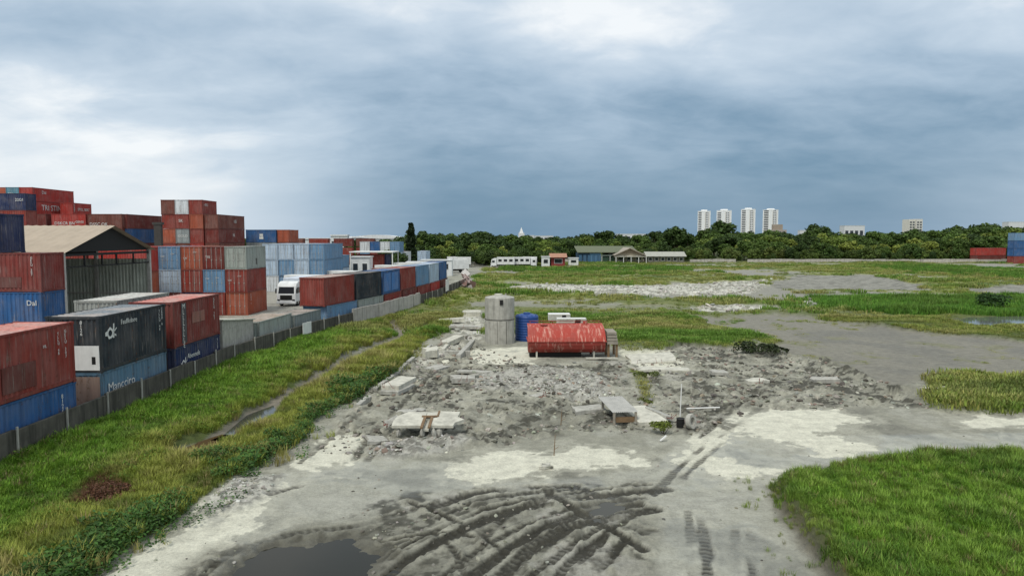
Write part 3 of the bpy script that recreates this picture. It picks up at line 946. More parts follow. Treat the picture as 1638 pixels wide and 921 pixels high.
def grow_far():
    x1, y1 = sample(44000, 28, 75, kx=0.82)
    x2, y2 = sample(52000, 60, 240, kx=0.78)
    x, y = np.concatenate([x1, x2]), np.concatenate([y1, y2])
    F = fields(x, y)
    gr = F['grass'] * (1 - F['near'])
    gr = np.where((F['strip'] > 0.3) & (y < 60), 0, gr)
    sparse = (F['lake'] > 0.5) & (fbm(x, y, 0.45, 5, 303) - F['n1'] * 0.4 > 0.11) & (rng.random(len(x)) < 0.4)
    gr = gr * (fbm(x, y, 0.25, 4, 933) + rng.uniform(-0.12, 0.12, len(x)) > -0.20) + F['mid'] * 0.9
    k = ((gr > 0.4) | sparse) & (F['wet'] < 0.35) & (x > wall_x(y) + 0.2)
    x, y = x[k], y[k]
    F = {a: b[k] for a, b in F.items()}
    n = len(x)
    pt = fbm(x, y * 2.2, 0.06, 4, 920); p2 = fbm(x, y * 2, 0.2, 3, 921)
    t = tints(n, OLIVE)
    t = lerp(t, sstep(0.0, 0.15, pt) * 0.85, (0.10, 0.21, 0.026))
    t = lerp(t, sstep(0.04, 0.2, p2) * 0.6, (0.32, 0.29, 0.11))
    t = lerp(t, sstep(0.08, 0.22, -pt) * 0.6, (0.07, 0.12, 0.024))
    s = rng.uniform(0.55, 1.1, n) * np.clip(y / 60, 0.6, 1.7) * np.clip(0.62 + pt * 1.5 + p2 * 0.6, 0.25, 1.3)
    s = np.where(F['lake'] > 0.5, s * 0.5, s)
    s = np.where(F['mid'] > 0.5, rng.uniform(0.5, 1.0, n), s)
    S = np.stack([s * 1.25, s * 1.25, s * 0.9], 1)
    pts = np.stack([x, y, F['h'] - 0.05], 1)
    scatter('grass', T_FAR, pts, S, t, 'rough field grass spreading over the open land')
    # taller stands: the reed belt beyond the lake bed and the weeds at the field edge
    belts = [gx([(1290, 480), (1400, 478), (1640, 476), (2000, 478), (2000, 510), (1640, 509), (1480, 507), (1350, 500)]),
             gx([(1390, 428), (1500, 426), (1640, 430), (1900, 432), (1900, 452), (1640, 448), (1500, 440)]),
             gx([(800, 428), (900, 430), (1110, 430), (1110, 434), (900, 436), (790, 434)])]
    X, Y = [], []
    for b, num in zip(belts, (5200, 2600, 500)):
        lo, hi = b.min(0), b.max(0)
        hi[0] = min(hi[0], 190)
        bx, by = rng.uniform(lo[0], hi[0], num * 2), rng.uniform(lo[1], hi[1], num * 2)
        kk = sdist(bx, by, b) + fbm(bx, by, 0.15, 3, 7) * 4 > 0
        X.append(bx[kk]); Y.append(by[kk])
    X, Y = np.concatenate(X), np.concatenate(Y)
    F = fields(X, Y)
    n = len(X)
    p2 = fbm(X, Y, 0.15, 3, 77)
    t = lerp(tints(n, [(0.10, 0.22, 0.028), (0.08, 0.18, 0.024), (0.13, 0.25, 0.035)]), sstep(0.0, 0.2, p2) * 0.5, (0.1, 0.15, 0.03))
    s = rng.uniform(0.8, 1.5, n) * (1 + p2)
    scatter('reeds', T_FAR, np.stack([X, Y, F['h'] - 0.05], 1), np.stack([s * 0.95, s * 0.95, s * 1.25], 1), t, 'tall green reeds standing in belts across the open land')
grow_far()

STONES = [rock_mesh('stone', i, M_ISTONE, 0.7) for i in range(2)]
def stones():
    def put(key, num, smin, smax, cols, lab, idx, name='gravel'):
        X, Y = [], []
        for p in POLY[key]:
            lo, hi = p.min(0), p.max(0)
            lo[0] = max(lo[0], -30); hi[0] = min(hi[0], 60)
            area = (hi - lo).prod()
            m_ = int(num * area)
            a, b = rng.uniform(lo[0], hi[0], m_), rng.uniform(lo[1], hi[1], m_)
            k = sdist(a, b, p) + fbm(a, b, 0.6, 3, 5) * 1.6 > 0
            k &= fbm(a, b, 0.55, 3, 15) + rng.uniform(-0.25, 0.25, m_) > -0.02
            X.append(a[k]); Y.append(b[k])
        X, Y = np.concatenate(X), np.concatenate(Y)
        F = fields(X, Y)
        n = len(X)
        s = smin + (smax - smin) * rng.random(n) ** 3
        S = np.stack([s * rng.uniform(0.8, 1.4, n), s * rng.uniform(0.8, 1.4, n), s * rng.uniform(0.5, 1.0, n)], 1)
        o = scatter(name, STONES[idx], np.stack([X, Y, F['h'] + s * 0.15], 1), S, tints(n, cols, jit=0.3), lab, 0.5)
    put('gravel', 45, 0.02, 0.10, [(0.5, 0.49, 0.44), (0.42, 0.41, 0.36), (0.55, 0.55, 0.5), (0.25, 0.24, 0.2)], 'heaped pale broken stone lying on the cleared ground', 0)
    put('rough', 14, 0.02, 0.19, [(0.30, 0.29, 0.24), (0.40, 0.39, 0.33), (0.16, 0.155, 0.125), (0.10, 0.095, 0.08), (0.07, 0.065, 0.05), (0.35, 0.34, 0.28), (0.22, 0.215, 0.18), (0.24, 0.18, 0.14)], 'clods and broken concrete strewn over the demolished floor', 1, 'rubble')
    put('smooth', 1.6, 0.012, 0.07, [(0.30, 0.29, 0.24), (0.16, 0.155, 0.125), (0.10, 0.095, 0.08)], 'scattered small stones and clods on the open mud', 1)
    put('dark', 9, 0.015, 0.10, [(0.22, 0.215, 0.17), (0.16, 0.155, 0.125), (0.30, 0.29, 0.24)], 'small clods thrown up beside the tyre ruts', 1)
    put('white_rubble', 2.2, 0.05, 0.38, [(0.55, 0.54, 0.47), (0.47, 0.46, 0.40), (0.30, 0.29, 0.24)], 'pale rubble dumped across the open field', 0, 'rubble')
stones()

# ------------------------------------------------------------------ lettering (made once, as meshes)
_TXT = {}
def text_meshes(items):
    obs = []
    for t in items:
        cu = bpy.data.curves.new('lettering', 'FONT')
        cu.body = t
        cu.size = 1.0
        cu.extrude = 0.004
        cu.resolution_u = 2
        cu.space_line = 0.80
        o = bpy.data.objects.new('lettering', cu)
        COL.objects.link(o)
        obs.append((t, o))
    bpy.context.view_layer.update()
    dg = bpy.context.evaluated_depsgraph_get()
    for t, o in obs:
        me = bpy.data.meshes.new_from_object(o.evaluated_get(dg))
        me.name = 'lettering'
        me.materials.clear()
        me.materials.append(M_LETTER)
        _TXT[t] = me
        bpy.data.objects.remove(o)
def V_(t):
    return '\n'.join(t)
WORDS = ['Fauflkdore', 'Mancciro', 'Abennefe', V_('MLLLLLLE'), V_('TLLU 48'), V_('GESU 307'), V_('CAXU 6'), 'TRI STIN', 'TRITON', 'SPOL. BERT', 'DSKCR BN', 'GENSI', 'DSSC.OK',
         '22G1', 'Dal', 'SK', 'TEX', 'GOLD', '45G1', V_('45G1 8'), 'TSS', V_('8126'), 'CAI', 'UES', 'HL']
text_meshes(WORDS)
def lettering(parent, t, side, a, z, size, mat=None, hx=1.22, wide=1.0):
    """side 'R': on the +x side, a = distance from the near end; side 'N': on the near end, a = x"""
    o = link('lettering', _TXT[t], parent, mat=mat or M_LETTER)
    if side == 'R':
        o.location = (hx + 0.008, a, z); o.rotation_euler = (R(90), 0, R(90))
    else:
        o.location = (a, -0.012, z); o.rotation_euler = (R(90), 0, 0)
    o.scale = (size * wide, size, 1)
    return o

# ------------------------------------------------------------------ shipping containers
W2 = 1.22
_CM = {}
def corr(n0, n1, z0, z1, plane, depth, pitch, axis):
    """trapezoid-corrugated sheet; axis 'y' runs along y at x=plane, axis 'x' runs along x at y=plane. positive depth goes inwards along +normal sign"""
    m = MB()
    k = max(2, round((n1 - n0) / pitch)); p = (n1 - n0) / k
    prof = []
    for i in range(k):
        s = n0 + i * p
        prof += [(s, 0), (s + 0.27 * p, 0), (s + 0.5 * p, depth), (s + 0.77 * p, depth)]
    prof.append((n1, 0))
    for a, d in prof:
        for z in (z0, z1):
            m.v.append((plane + d, a, z) if axis == 'y' else (a, plane + d, z))
    for i in range(len(prof) - 1):
        m.f.append((2 * i, 2 * i + 2, 2 * i + 3, 2 * i + 1))
    return m
def container_meshes(L, H):
    if (L, H) in _CM:
        return _CM[(L, H)]
    D = {}
    m = MB()
    for x in (-1, 1):
        for y0, y1 in ((0, 0.15), (L - 0.15, L)):
            m.box(min(x * W2, x * (W2 - 0.13)), max(x * W2, x * (W2 - 0.13)), y0, y1, 0, H)
        xa, xb = sorted((x * W2, x * (W2 - 0.09)))
        m.box(xa + 0.002, xb - 0.002, 0.15, L - 0.15, H - 0.10, H - 0.004)
        m.box(xa + 0.002, xb - 0.002, 0.15, L - 0.15, 0.03, 0.18)
    for y0, y1 in ((0.004, 0.12), (L - 0.12, L - 0.004)):
        m.box(-W2 + 0.13, W2 - 0.13, y0, y1, H - 0.13, H - 0.004)
        m.box(-W2 + 0.13, W2 - 0.13, y0, y1, 0.02, 0.16)
    for x in (-W2 + 0.06, W2 - 0.06):
        for y in (0.09, L - 0.09):
            for z in (0.04, H - 0.05):
                m.box(x - 0.085, x + 0.085, y - 0.10, y + 0.10, z - 0.055, z + 0.062)
    D['frame'] = m.mesh('frame', M_FRAME)
    D['side_panel_r'] = corr(0.15, L - 0.15, 0.18, H - 0.10, W2 - 0.015, -0.045, 0.28, 'y').mesh('side_panel', M_PAINT)
    D['side_panel_l'] = corr(0.15, L - 0.15, 0.18, H - 0.10, -W2 + 0.015, 0.045, 0.28, 'y').mesh('side_panel', M_PAINT)
    D['end_near'] = corr(-W2 + 0.13, W2 - 0.13, 0.16, H - 0.13, 0.03, 0.045, 0.25, 'x').mesh('end_wall', M_PAINT)
    D['end_far'] = corr(-W2 + 0.13, W2 - 0.13, 0.16, H - 0.13, L - 0.03, -0.045, 0.25, 'x').mesh('end_wall', M_PAINT)
    r = MB()
    k = max(4, round(L / 0.45)); p = (L - 0.2) / k
    prof = []
    for i in range(k):
        s = 0.1 + i * p
        prof += [(s, 0), (s + 0.4 * p, 0), (s + 0.5 * p, 0.022), (s + 0.9 * p, 0.022)]
    prof.append((L - 0.1, 0))
    for a, d in prof:
        for x in (-W2 + 0.088, W2 - 0.088):
            r.v.append((x, a, H - 0.035 + d))
    for i in range(len(prof) - 1):
        r.f.append((2 * i, 2 * i + 1, 2 * i + 3, 2 * i + 2))
    D['roof'] = r.mesh('roof', M_ROOFLIT)
    f = MB().box(-W2 + 0.1, W2 - 0.1, 0.13, L - 0.13, 0.06, 0.15)
    D['floor'] = f.mesh('floor', M_STEEL)
    for i, sgn in enumerate((-1, 1)):
        d = MB()
        x0, x1 = (-W2 + 0.14, -0.012) if sgn < 0 else (0.012, W2 - 0.14)
        d.box(x0, x1, 0.045, 0.085, 0.17, H - 0.14)
        hh = (H - 0.31) / 3
        for q in range(3):                                   # three pressed panels per leaf
            d.box(x0 + 0.07, x1 - 0.07, 0.030, 0.045, 0.17 + q * hh + 0.08, 0.17 + (q + 1) * hh - 0.06)
        D['door%d' % i] = d.mesh('door', M_PAINT)
        for j in range(2):
            b = MB()
            bx = x0 + (0.27 if j == 0 else 0.80) * (x1 - x0)
            b.tube((bx, 0.012, 0.10), (bx, 0.012, H - 0.08), 0.022, n=6)
            b.box(bx - 0.06, bx + 0.06, -0.004, 0.028, 1.02, 1.10)
            D['bar%d%d' % (i, j)] = b.mesh('locking_bar', M_GALV)
    _CM[(L, H)] = D
    return D
L20, L40 = 6.06, 12.19
def container(corner, col, L=L20, H=2.59, yaw=0.0, end='wall', bars=True, label=None, group=None, roofcol=None, doorcol=None):
    """corner = bottom right corner of the near end; yaw turns the far end to the right"""
    D = container_meshes(L, H)
    c, s = math.cos(yaw), math.sin(yaw)
    t = empty('shipping_container', (corner[0] - W2 * c, corner[1] + W2 * s, corner[2]), -yaw)
    tag(t, label, 'container', group)
    link('frame', D['frame'], t, tuple(k * 0.8 for k in col))
    link('side_panel', D['side_panel_r'], t, col); link('side_panel', D['side_panel_l'], t, col)
    link('end_wall', D['end_far'], t, col)
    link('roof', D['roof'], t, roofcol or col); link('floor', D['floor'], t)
    if end == 'wall':
        link('end_wall', D['end_near'], t, col)
    else:
        for i in range(2):
            d = link('door', D['door%d' % i], t, doorcol or col)
            if bars:
                for j in range(2):
                    link('locking_bar', D['bar%d%d' % (i, j)], d)
    return t
RED, DRED, BRED, ORED, BROWN = (0.25, 0.040, 0.028), (0.16, 0.028, 0.021), (0.40, 0.040, 0.030), (0.36, 0.085, 0.042), (0.17, 0.050, 0.034)
BLUE, NAVY, LBLUE, PBLUE, TEAL = (0.026, 0.105, 0.265), (0.014, 0.028, 0.085), (0.14, 0.27, 0.42), (0.42, 0.53, 0.64), (0.10, 0.24, 0.30)
DARK, GREY, GGREY, WHITE, CREAM = (0.020, 0.030, 0.038), (0.27, 0.30, 0.30), (0.33, 0.37, 0.33), (0.62, 0.65, 0.66), (0.55, 0.53, 0.47)
NAMES = {RED: 'red', DRED: 'dark red', BRED: 'bright red', ORED: 'orange red', BROWN: 'brown', BLUE: 'blue', NAVY: 'navy', LBLUE: 'light blue', PBLUE: 'pale blue',
         TEAL: 'teal', DARK: 'charcoal', GREY: 'grey', GGREY: 'grey green', WHITE: 'white', CREAM: 'cream'}
HT = 2.59

# --- row along the boundary wall, near end
FX = -18.9
WG = 'containers lined up behind the boundary wall'
c = container((FX, 17.4, 0), BLUE, L40, label='blue corrugated container under the pink-roofed red one by the wall', group=WG)
lettering(c, V_('8126'), 'R', 11.2, 2.05, 0.26)
c = container((FX + 0.02, 17.4, HT), RED, L40, label='long red container with a faded roof tinted pink for sky light stacked by the wall', group=WG, roofcol=(0.55, 0.20, 0.16))  # roof lifted to pink: sky light put into its colour
lettering(c, V_('GESU 307'), 'R', 11.55, 2.2, 0.19); lettering(c, V_('TLLU 48'), 'R', 11.1, 2.15, 0.17); lettering(c, 'HL', 'R', 10.2, 1.75, 0.18)
for (a0, a1, z0, z1) in ((7.9, 9.75, 0.35, 1.35),):
    MB().box(1.2, 1.226, a0, a1, z0, z1).build('repaint_patch', M_PAINT, c, (0.13, 0.03, 0.024))
c = container((FX, 31.4, 0), (0.10, 0.19, 0.27), end='wall', label='weathered steel blue container under the charcoal one', group=WG)
lettering(c, 'Mancciro', 'R', 0.55, 1.55, 0.62)
MB().box(-1.2, 1.19, -0.02, 0.012, 0.1, 2.4).build('end_sheet', M_PAINT, c, (0.26, 0.17, 0.13))
c = container((FX + 0.03, 31.4, HT), DARK, label='charcoal container with a white emblem and a white lower end panel', group=WG, roofcol=(0.17, 0.20, 0.22))
lettering(c, 'Fauflkdore', 'R', 1.75, 2.02, 0.34); lettering(c, V_('TLLU 48'), 'R', 5.35, 2.2, 0.2); lettering(c, V_('CAXU 6'), 'R', 5.6, 2.3, 0.2)
wp = MB().box(-1.16, 1.19, -0.035, -0.004, 0.12, 1.25).build('white_panel', M_WHITE, c)
MB().box(0.85, 1.02, -0.042, -0.030, 0.4, 0.75).build('vent', M_BLACK, wp)
lettering(c, V_('8126'), 'N', 0.35, 2.25, 0.22); lettering(c, '22G1', 'N', -0.6, 2.2, 0.22)
def emblem(par, y, z, s):
    m = MB()
    for i in range(14):                       # ring with a stroke and a tail
        a0, a1 = 2 * math.pi * i / 14, 2 * math.pi * (i + 1) / 14
        r0, r1 = 0.30 * s, (0.52 + (0.06 if i % 3 == 0 else 0)) * s
        m.quad(*[(1.231, y + r * math.cos(a), z + r * math.sin(a)) for r, a in ((r0, a0), (r1, a0), (r1, a1), (r0, a1))])
    m.quad((1.233, y + 0.40 * s, z - 0.5 * s), (1.233, y + 0.62 * s, z - 0.5 * s), (1.233, y + 0.72 * s, z + 0.85 * s), (1.233, y + 0.50 * s, z + 0.85 * s))
    m.quad((1.233, y + 0.5 * s, z - 0.25 * s), (1.233, y + 1.0 * s, z - 0.4 * s), (1.233, y + 0.95 * s, z - 0.2 * s), (1.233, y + 0.55 * s, z - 0.05 * s))
    m.quad((1.233, y + 0.6 * s, z + 0.0 * s), (1.233, y + 1.1 * s, z + 0.35 * s), (1.233, y + 1.05 * s, z + 0.45 * s), (1.233, y + 0.6 * s, z + 0.15 * s))
    m.quad((1.233, y - 0.8 * s, z - 0.2 * s), (1.233, y - 0.5 * s, z - 0.2 * s), (1.233, y - 0.5 * s, z + 0.25 * s), (1.233, y - 0.8 * s, z + 0.15 * s))
    return m.build('emblem', M_LETTER, par)
emblem(c, 0.85, 1.72, 0.50)
c = container((FX, 38.35, 0), NAVY, label='navy container with a white emblem under the tall-lettered red one', group=WG)
lettering(c, 'Abennefe', 'R', 1.55, 1.75, 0.42); emblem(c, 1.05, 1.55, 0.40); lettering(c, V_('TLLU 48'), 'R', 5.6, 2.2, 0.2)
c = container((FX + 0.02, 38.35, HT), (0.20, 0.035, 0.027), label='red container with white letters running down its side by the wall', group=WG, roofcol=(0.52, 0.19, 0.155))  # roof colour carries the sky light falling on it
MB().box(1.205, 1.2255, 0.95, 1.55, 0.15, 2.45).build('dark_band', M_PAINT, c, (0.05, 0.05, 0.06))
lettering(c, V_('MLLLLLLE'), 'R', 1.08, 2.12, 0.40); lettering(c, V_('GESU 307'), 'R', 5.2, 2.25, 0.22)
MB().box(1.2, 1.2245, 2.3, 3.9, 1.15, 1.8).build('faded_patch', M_PAINT, c, (0.26, 0.11, 0.085))
# lower ones further on
MB_ = MB
t = empty('lean_to_shed', (FX - 1.25, 44.9, 0))
tag(t, 'pale grey sheet-walled lean-to with a cream sloping roof behind the wall', 'shed')
corr(0.0, 5.4, 0.0, 2.72, 1.22, -0.03, 0.3, 'y').build('wall', M_CONC, t)
m = MB(); m.quad((-1.2, 0, 0), (1.22, 0, 0), (1.22, 0, 3.35), (-1.2, 0, 3.45)); m.build('wall', M_CONC, t)
m = MB(); m.quad((1.221, 0, 2.72), (1.221, 5.4, 2.72), (1.221, 5.4, 2.80), (1.221, 0, 3.36)); m.build('wall', M_CONC, t)
m = MB(); m.quad((1.22, 5.4, 0), (-1.2, 5.4, 0), (-1.2, 5.4, 2.9), (1.22, 5.4, 2.8)); m.build('wall', M_CONC, t)
m = MB(); m.prism([(-0.1, 3.38), (5.5, 2.80), (5.5, 2.88), (-0.1, 3.46)], -4.8, 1.34); m.build('roof', M_CONCPALE, t)
for yy in (0.05, 5.3):
    MB().box(-4.7, -4.58, yy, yy + 0.12, 0, 2.75).build('post', M_GREYWOOD, t)
def wall_yaw(y):
    return math.atan2(float(wall_x(np.array(y + 3.0)) - wall_x(np.array(y - 3.0))), 6.0)
def row_pos(y):
    return float(wall_x(np.array(y))) - 0.55
c = container((row_pos(50.6), 50.6, 0), GGREY, yaw=0.08, label='pale grey green container with peeling paint beside the lean-to', group=WG, roofcol=(0.30, 0.24, 0.18))
c = container((row_pos(56.5), 56.5, 0), (0.22, 0.26, 0.25), 5.2, 2.4, yaw=0.14, label='low dull grey container half hidden by the wall bend', group=WG, roofcol=(0.2, 0.18, 0.15))
low = [(62.3, LBLUE), (68.5, GGREY), (74.8, RED), (81.2, DRED), (87.6, RED), (94.0, BRED), (100.5, BROWN)]
top = [(62.0, RED), (68.3, DARK), (74.6, BLUE), (81.0, RED), (87.4, LBLUE), (93.8, PBLUE), (100.4, BLUE)]
lowlab = ['light blue container on the ground under the blank red one', 'grey green container under the charcoal one at the wall bend', 'red container under the bright blue one along the wall',
          'dark red container under a red one along the wall', 'red container under the light blue one along the wall', 'bright red container under the pale blue one along the wall', 'brown container at the end of the wall row, underneath']
toplab = ['blank red container on top at the wall bend, beside the truck lane', 'charcoal container stacked behind the blank red one', 'bright blue container with door panels between charcoal and red ones',
          'red container stacked beyond the bright blue one', 'light blue container stacked beyond the red ones', 'pale blue container stacked near the end of the wall row', 'blue container on top at the far end of the wall row']
for (y, col), lb in zip(low, lowlab):
    container((row_pos(y), y, 0), col, yaw=wall_yaw(y + 3), label=lb, group=WG)
for i, ((y, col), lb) in enumerate(zip(top, toplab)):
    c = container((row_pos(y) - 0.12, y, HT), col, yaw=wall_yaw(y + 3), label=lb, group=WG, roofcol=(0.40, 0.30, 0.26) if i == 0 else None)
    if i == 2:
        for k in range(2):
            MB().box(1.215, 1.235, 0.4 + k * 2.6, 2.8 + k * 2.6, 0.3, 2.3).build('side_door', M_PAINT, c, (0.05, 0.17, 0.42))

# --- block stacks deeper in the yard: rows of cells (tier from the bottom, column from the right)
ORD = ['top', 'second from top', 'third from top', 'fourth from top', 'fifth from top', 'sixth from top', 'seventh from top']
def block(x, y, cells, where, L=L20, end='door', bars=True, yaw=0.0, gap=2.5):
    """cells: dict (col, tier) -> colour or (colour, end)"""
    tops = {}
    for (cx, tr) in cells:
        tops[cx] = max(tops.get(cx, 0), tr)
    hi = max(tops.values())
    cnt = {}
    for (cx, tr), col in cells.items():
        e = end
        if isinstance(col[0], tuple):
            col, e = col
        nm = NAMES.get(col, 'red')
        lab = '%s %s container, %s in the %s' % (nm, 'closed-door' if e == 'door' else 'plain-ended', ORD[hi - tr], where)
        c = container((x - cx * gap + random.uniform(-0.03, 0.03), y + random.uniform(-0.08, 0.08), tr * HT), col, L, yaw=yaw, end=e, bars=bars, label=lab, group='containers in the ' + where)
        cnt[(cx, tr)] = c
    return cnt
cb = block(-29.9, 78.0, {(0, 2): (GGREY, 'door'), (0, 1): (RED, 'door'), (0, 0): (ORED, 'door'),
        (1, 2): DRED, (1, 1): LBLUE, (1, 0): RED, (2, 2): ORED, (2, 1): RED, (2, 0): BLUE, (3, 2): LBLUE, (3, 1): PBLUE, (3, 0): RED,
        (4, 2): BRED, (4, 1): DRED, (4, 0): BRED, (5, 2): RED, (5, 1): DRED, (5, 0): RED}, 'mixed block beside the shed')
lettering(cb[(0, 0)], V_('CAXU 6'), 'R', 0.9, 2.2, 0.25); lettering(cb[(1, 2)], 'TSS', 'N', -0.9, 1.3, 0.35)
for k, (cx, tr) in enumerate(((2, 2), (0, 1), (3, 2), (1, 1))):
    lettering(cb[(cx, tr)], '22G1', 'N', 0.15, 1.9 - 0.1 * k, 0.2); lettering(cb[(cx, tr)], 'CAI', 'N', -0.95, 1.2 + 0.1 * k, 0.26)
m = MB().box(1.20, 1.226, 2.9, 3.3, 0.5, 1.2); m.build('dark_patch', M_PAINT, cb[(0, 2)], (0.08, 0.08, 0.07))  # flat dark patch on the side panel
block(-30.35, 112.0, {(0, 2): LBLUE, (0, 1): LBLUE, (0, 0): PBLUE, (1, 2): PBLUE, (1, 1): PBLUE, (1, 0): WHITE, (2, 2): PBLUE, (2, 1): LBLUE, (2, 0): LBLUE,
        (3, 2): PBLUE, (3, 1): PBLUE, (3, 0): WHITE}, 'pale blue block behind the truck', L=L40)
# tall red stack behind
sc = {}
for cx in range(3):
    for tr in range(6):
        sc[(cx, tr)] = [RED, DRED, BRED, ORED, BROWN, RED][(cx * 2 + tr) % 6]
sc[(1, 5)] = (WHITE, 'door'); sc[(2, 5)] = (BROWN, 'wall'); sc[(0, 5)] = (RED, 'wall'); sc[(0, 3)] = (RED, 'wall'); sc[(1, 3)] = (GREY, 'door'); sc[(2, 3)] = (ORED, 'door')
sc[(2, 4)] = (RED, 'wall'); sc[(1, 4)] = (RED, 'wall'); sc[(0, 4)] = (ORED, 'wall')
cs = block(-55.6, 125.0, sc, 'tall red stack', bars=False, end='wall')
lettering(cs[(1, 3)], 'GOLD', 'N', -0.8, 1.1, 0.62); lettering(cs[(0, 5)], '45G1', 'R', 0.9, 1.5, 0.7); lettering(cs[(1, 4)], 'SK', 'N', -0.6, 1.2, 0.7)
sc = {}
for tr in range(5):
    sc[(0, tr)] = [DRED, RED, BROWN, DRED, (0.22, 0.06, 0.045)][tr]
sc = {k: (v, 'wall') if v in NAMES else (BROWN, 'wall') for k, v in sc.items()}
sc[(0, 4)] = (BROWN, 'wall')
cs = block(-52.9, 125.2, sc, 'long column by the red stack', L=L40, bars=False, end='wall')
lettering(cs[(0, 4)], 'UES', 'R', 7.0, 1.2, 0.8); lettering(cs[(0, 3)], 'HL', 'R', 6.4, 1.2, 0.8)
# blue side-on stack and red end beyond it
for tr in range(4):
    o = container((-46.4, 141.8, tr * HT), [BROWN, RED, GREY, BLUE][tr], yaw=R(90) * 0 + 0.0, label='%s side-on container, %s, just beyond the tall red stack' % (['brown', 'red', 'grey', 'blue'][tr], ORD[3 - tr]), group='side-on stack beyond the tall red stack')
    o.rotation_euler = (0, 0, -R(90)); o.location = (-53.6, 141.0, tr * HT)
    if tr == 3:
        m = MB().box(1.222, 1.232, 2.7, 3.5, 0.7, 1.2); m.box(1.222, 1.232, 2.75, 3.45, 1.3, 1.75); m.build('emblem', M_LETTER, o)
    container((-45.0, 140.2, tr * HT), [RED, DRED, BROWN, ORED][tr], bars=False, end='door', label='%s closed-door container, %s, beside the blue side-on one' % (['red', 'dark red', 'brown', 'orange red'][tr], ORD[3 - tr]), group='end-on stack by the blue container')
# far left: seven high red stack, lower steps in front of it
sc = {}
for tr in range(7):
    sc[(0, tr)] = ([RED, DRED, RED, BROWN, DRED, BRED, BRED][tr], 'wall'); sc[(1, tr)] = ([BROWN, RED, DRED, RED, BLUE, RED, TEAL][tr], 'door')
    sc[(2, tr)] = ([RED, BLUE, RED, DRED, RED, BROWN, ORED][tr], 'door'); sc[(3, tr)] = ([BROWN, RED, BROWN, RED, DRED, NAVY, RED][tr], 'wall')
cs = block(-89.4, 130.0, sc, 'seven-high stack at the back', L=L40, bars=False)
lettering(cs[(0, 5)], 'TRI STIN', 'R', 2.4, 1.0, 1.5); lettering(cs[(0, 6)], 'Dal', 'R', 2.6, 1.5, 0.9)
lettering(cs[(1, 6)], 'TEX', 'N', -0.8, 1.2, 0.5)
sc = {(0, tr): ([DRED, RED, BROWN, RED, DRED, BRED][tr], 'wall') for tr in range(6)}
cs = block(-85.6, 135.5, sc, 'column beside the seven-high stack', bars=False)
lettering(cs[(0, 5)], 'SPOL. BERT', 'R', 1.6, 1.1, 0.75); lettering(cs[(0, 5)], V_('45G1 8'), 'R', 0.4, 2.0, 0.5)
# side-on row, five high, seen over the shed roof
for i, (x, col, nm) in enumerate(((-88.6, DRED, 'dark red'), (-81.6, BRED, 'bright red'), (-75.2, BROWN, 'brown'))):
    for tr in range(5):
        cc = col if tr == 4 else [RED, BROWN, DRED, RED][(tr + i) % 4]
        Lc = L20
        o = container((0, 0, 0), cc, Lc, label='%s side-on container, %s in the %s-topped column over the shed roof' % (NAMES[cc], ORD[4 - tr], nm.replace(' ', '-')), group='five-high side-on row behind the shed')
        o.rotation_euler = (0, 0, -R(90)); o.location = (x, 124.4, tr * HT)
        if tr == 4 and i == 1:
            lettering(o, 'DSKCR BN', 'R', 0.5, 0.7, 0.75); lettering(o, 'GENSI', 'R', 4.2, 1.0, 0.55)
        if tr == 4 and i == 2:
            lettering(o, 'DSSC.OK', 'R', 0.3, 0.5, 0.8)
sc = {}
for tr in range(5):
    sc[(0, tr)] = ([BROWN, RED, DRED, BLUE, DRED][tr], 'wall'); sc[(1, tr)] = ([RED, BROWN, BLUE, RED, BROWN][tr], 'door')
block(-68.6, 124.0, sc, 'five-high pair beyond the shed', L=L40, bars=False)
# left stack of navy over red over blue, side-on close behind the wall row
for tr, (xr, col, nm) in enumerate(((-31.2, GREY, 'grey'), (-31.2, BLUE, 'bright blue'), (-31.15, (0.20, 0.035, 0.027), 'weathered red'), (-33.8, NAVY, 'navy'))):
    o = container((0, 0, 0), col, L40 if tr < 3 else L40, label=['grey container at the bottom of the side-on stack by the shed', 'bright blue side-on container under the weathered red one by the shed',
                  'weathered red side-on container under the navy one by the shed', 'navy side-on container standing higher than the shed roof'][tr], group='side-on stack next to the shed')
    o.rotation_euler = (0, 0, -R(90)); o.location = (xr - L40, 46.9, tr * HT)
    if tr == 3:
        lettering(o, V_('GESU 307'), 'R', 11.2, 2.2, 0.26); lettering(o, V_('8126'), 'R', 10.6, 1.2, 0.3)
    if tr == 2:
        lettering(o, V_('GESU 307'), 'R', 11.55, 2.2, 0.2); lettering(o, V_('TLLU 48'), 'R', 9.0, 2.2, 0.16)
        MB().box(1.2, 1.226, 8.9, 10.9, 0.3, 1.0).build('repaint_patch', M_PAINT, o, (0.12, 0.028, 0.022))
    if tr == 1:
        lettering(o, 'Dal', 'R', 11.2, 1.7, 0.5)
for tr in range(6):
    o = container((0, 0, 0), [BROWN, RED, NAVY, BROWN, RED, NAVY][tr], L40, label='%s side-on container, %s of the six-high stack behind the navy one' % (['brown', 'red', 'navy', 'brown', 'red', 'navy'][tr], ORD[5 - tr]), group='six-high side-on stack at the back left')
    o.rotation_euler = (0, 0, -R(90)); o.location = (-74.6 - L40, 108.0, tr * HT)
    if tr == 5:
        lettering(o, '22G1', 'R', 10.6, 1.4, 0.6); MB().box(1.222, 1.23, 6.6, 7.8, 0.2, 2.4).build('pale_panel', M_PAINT, o, (0.2, 0.3, 0.32)); lettering(o, V_('8126'), 'R', 6.9, 1.9, 0.6)
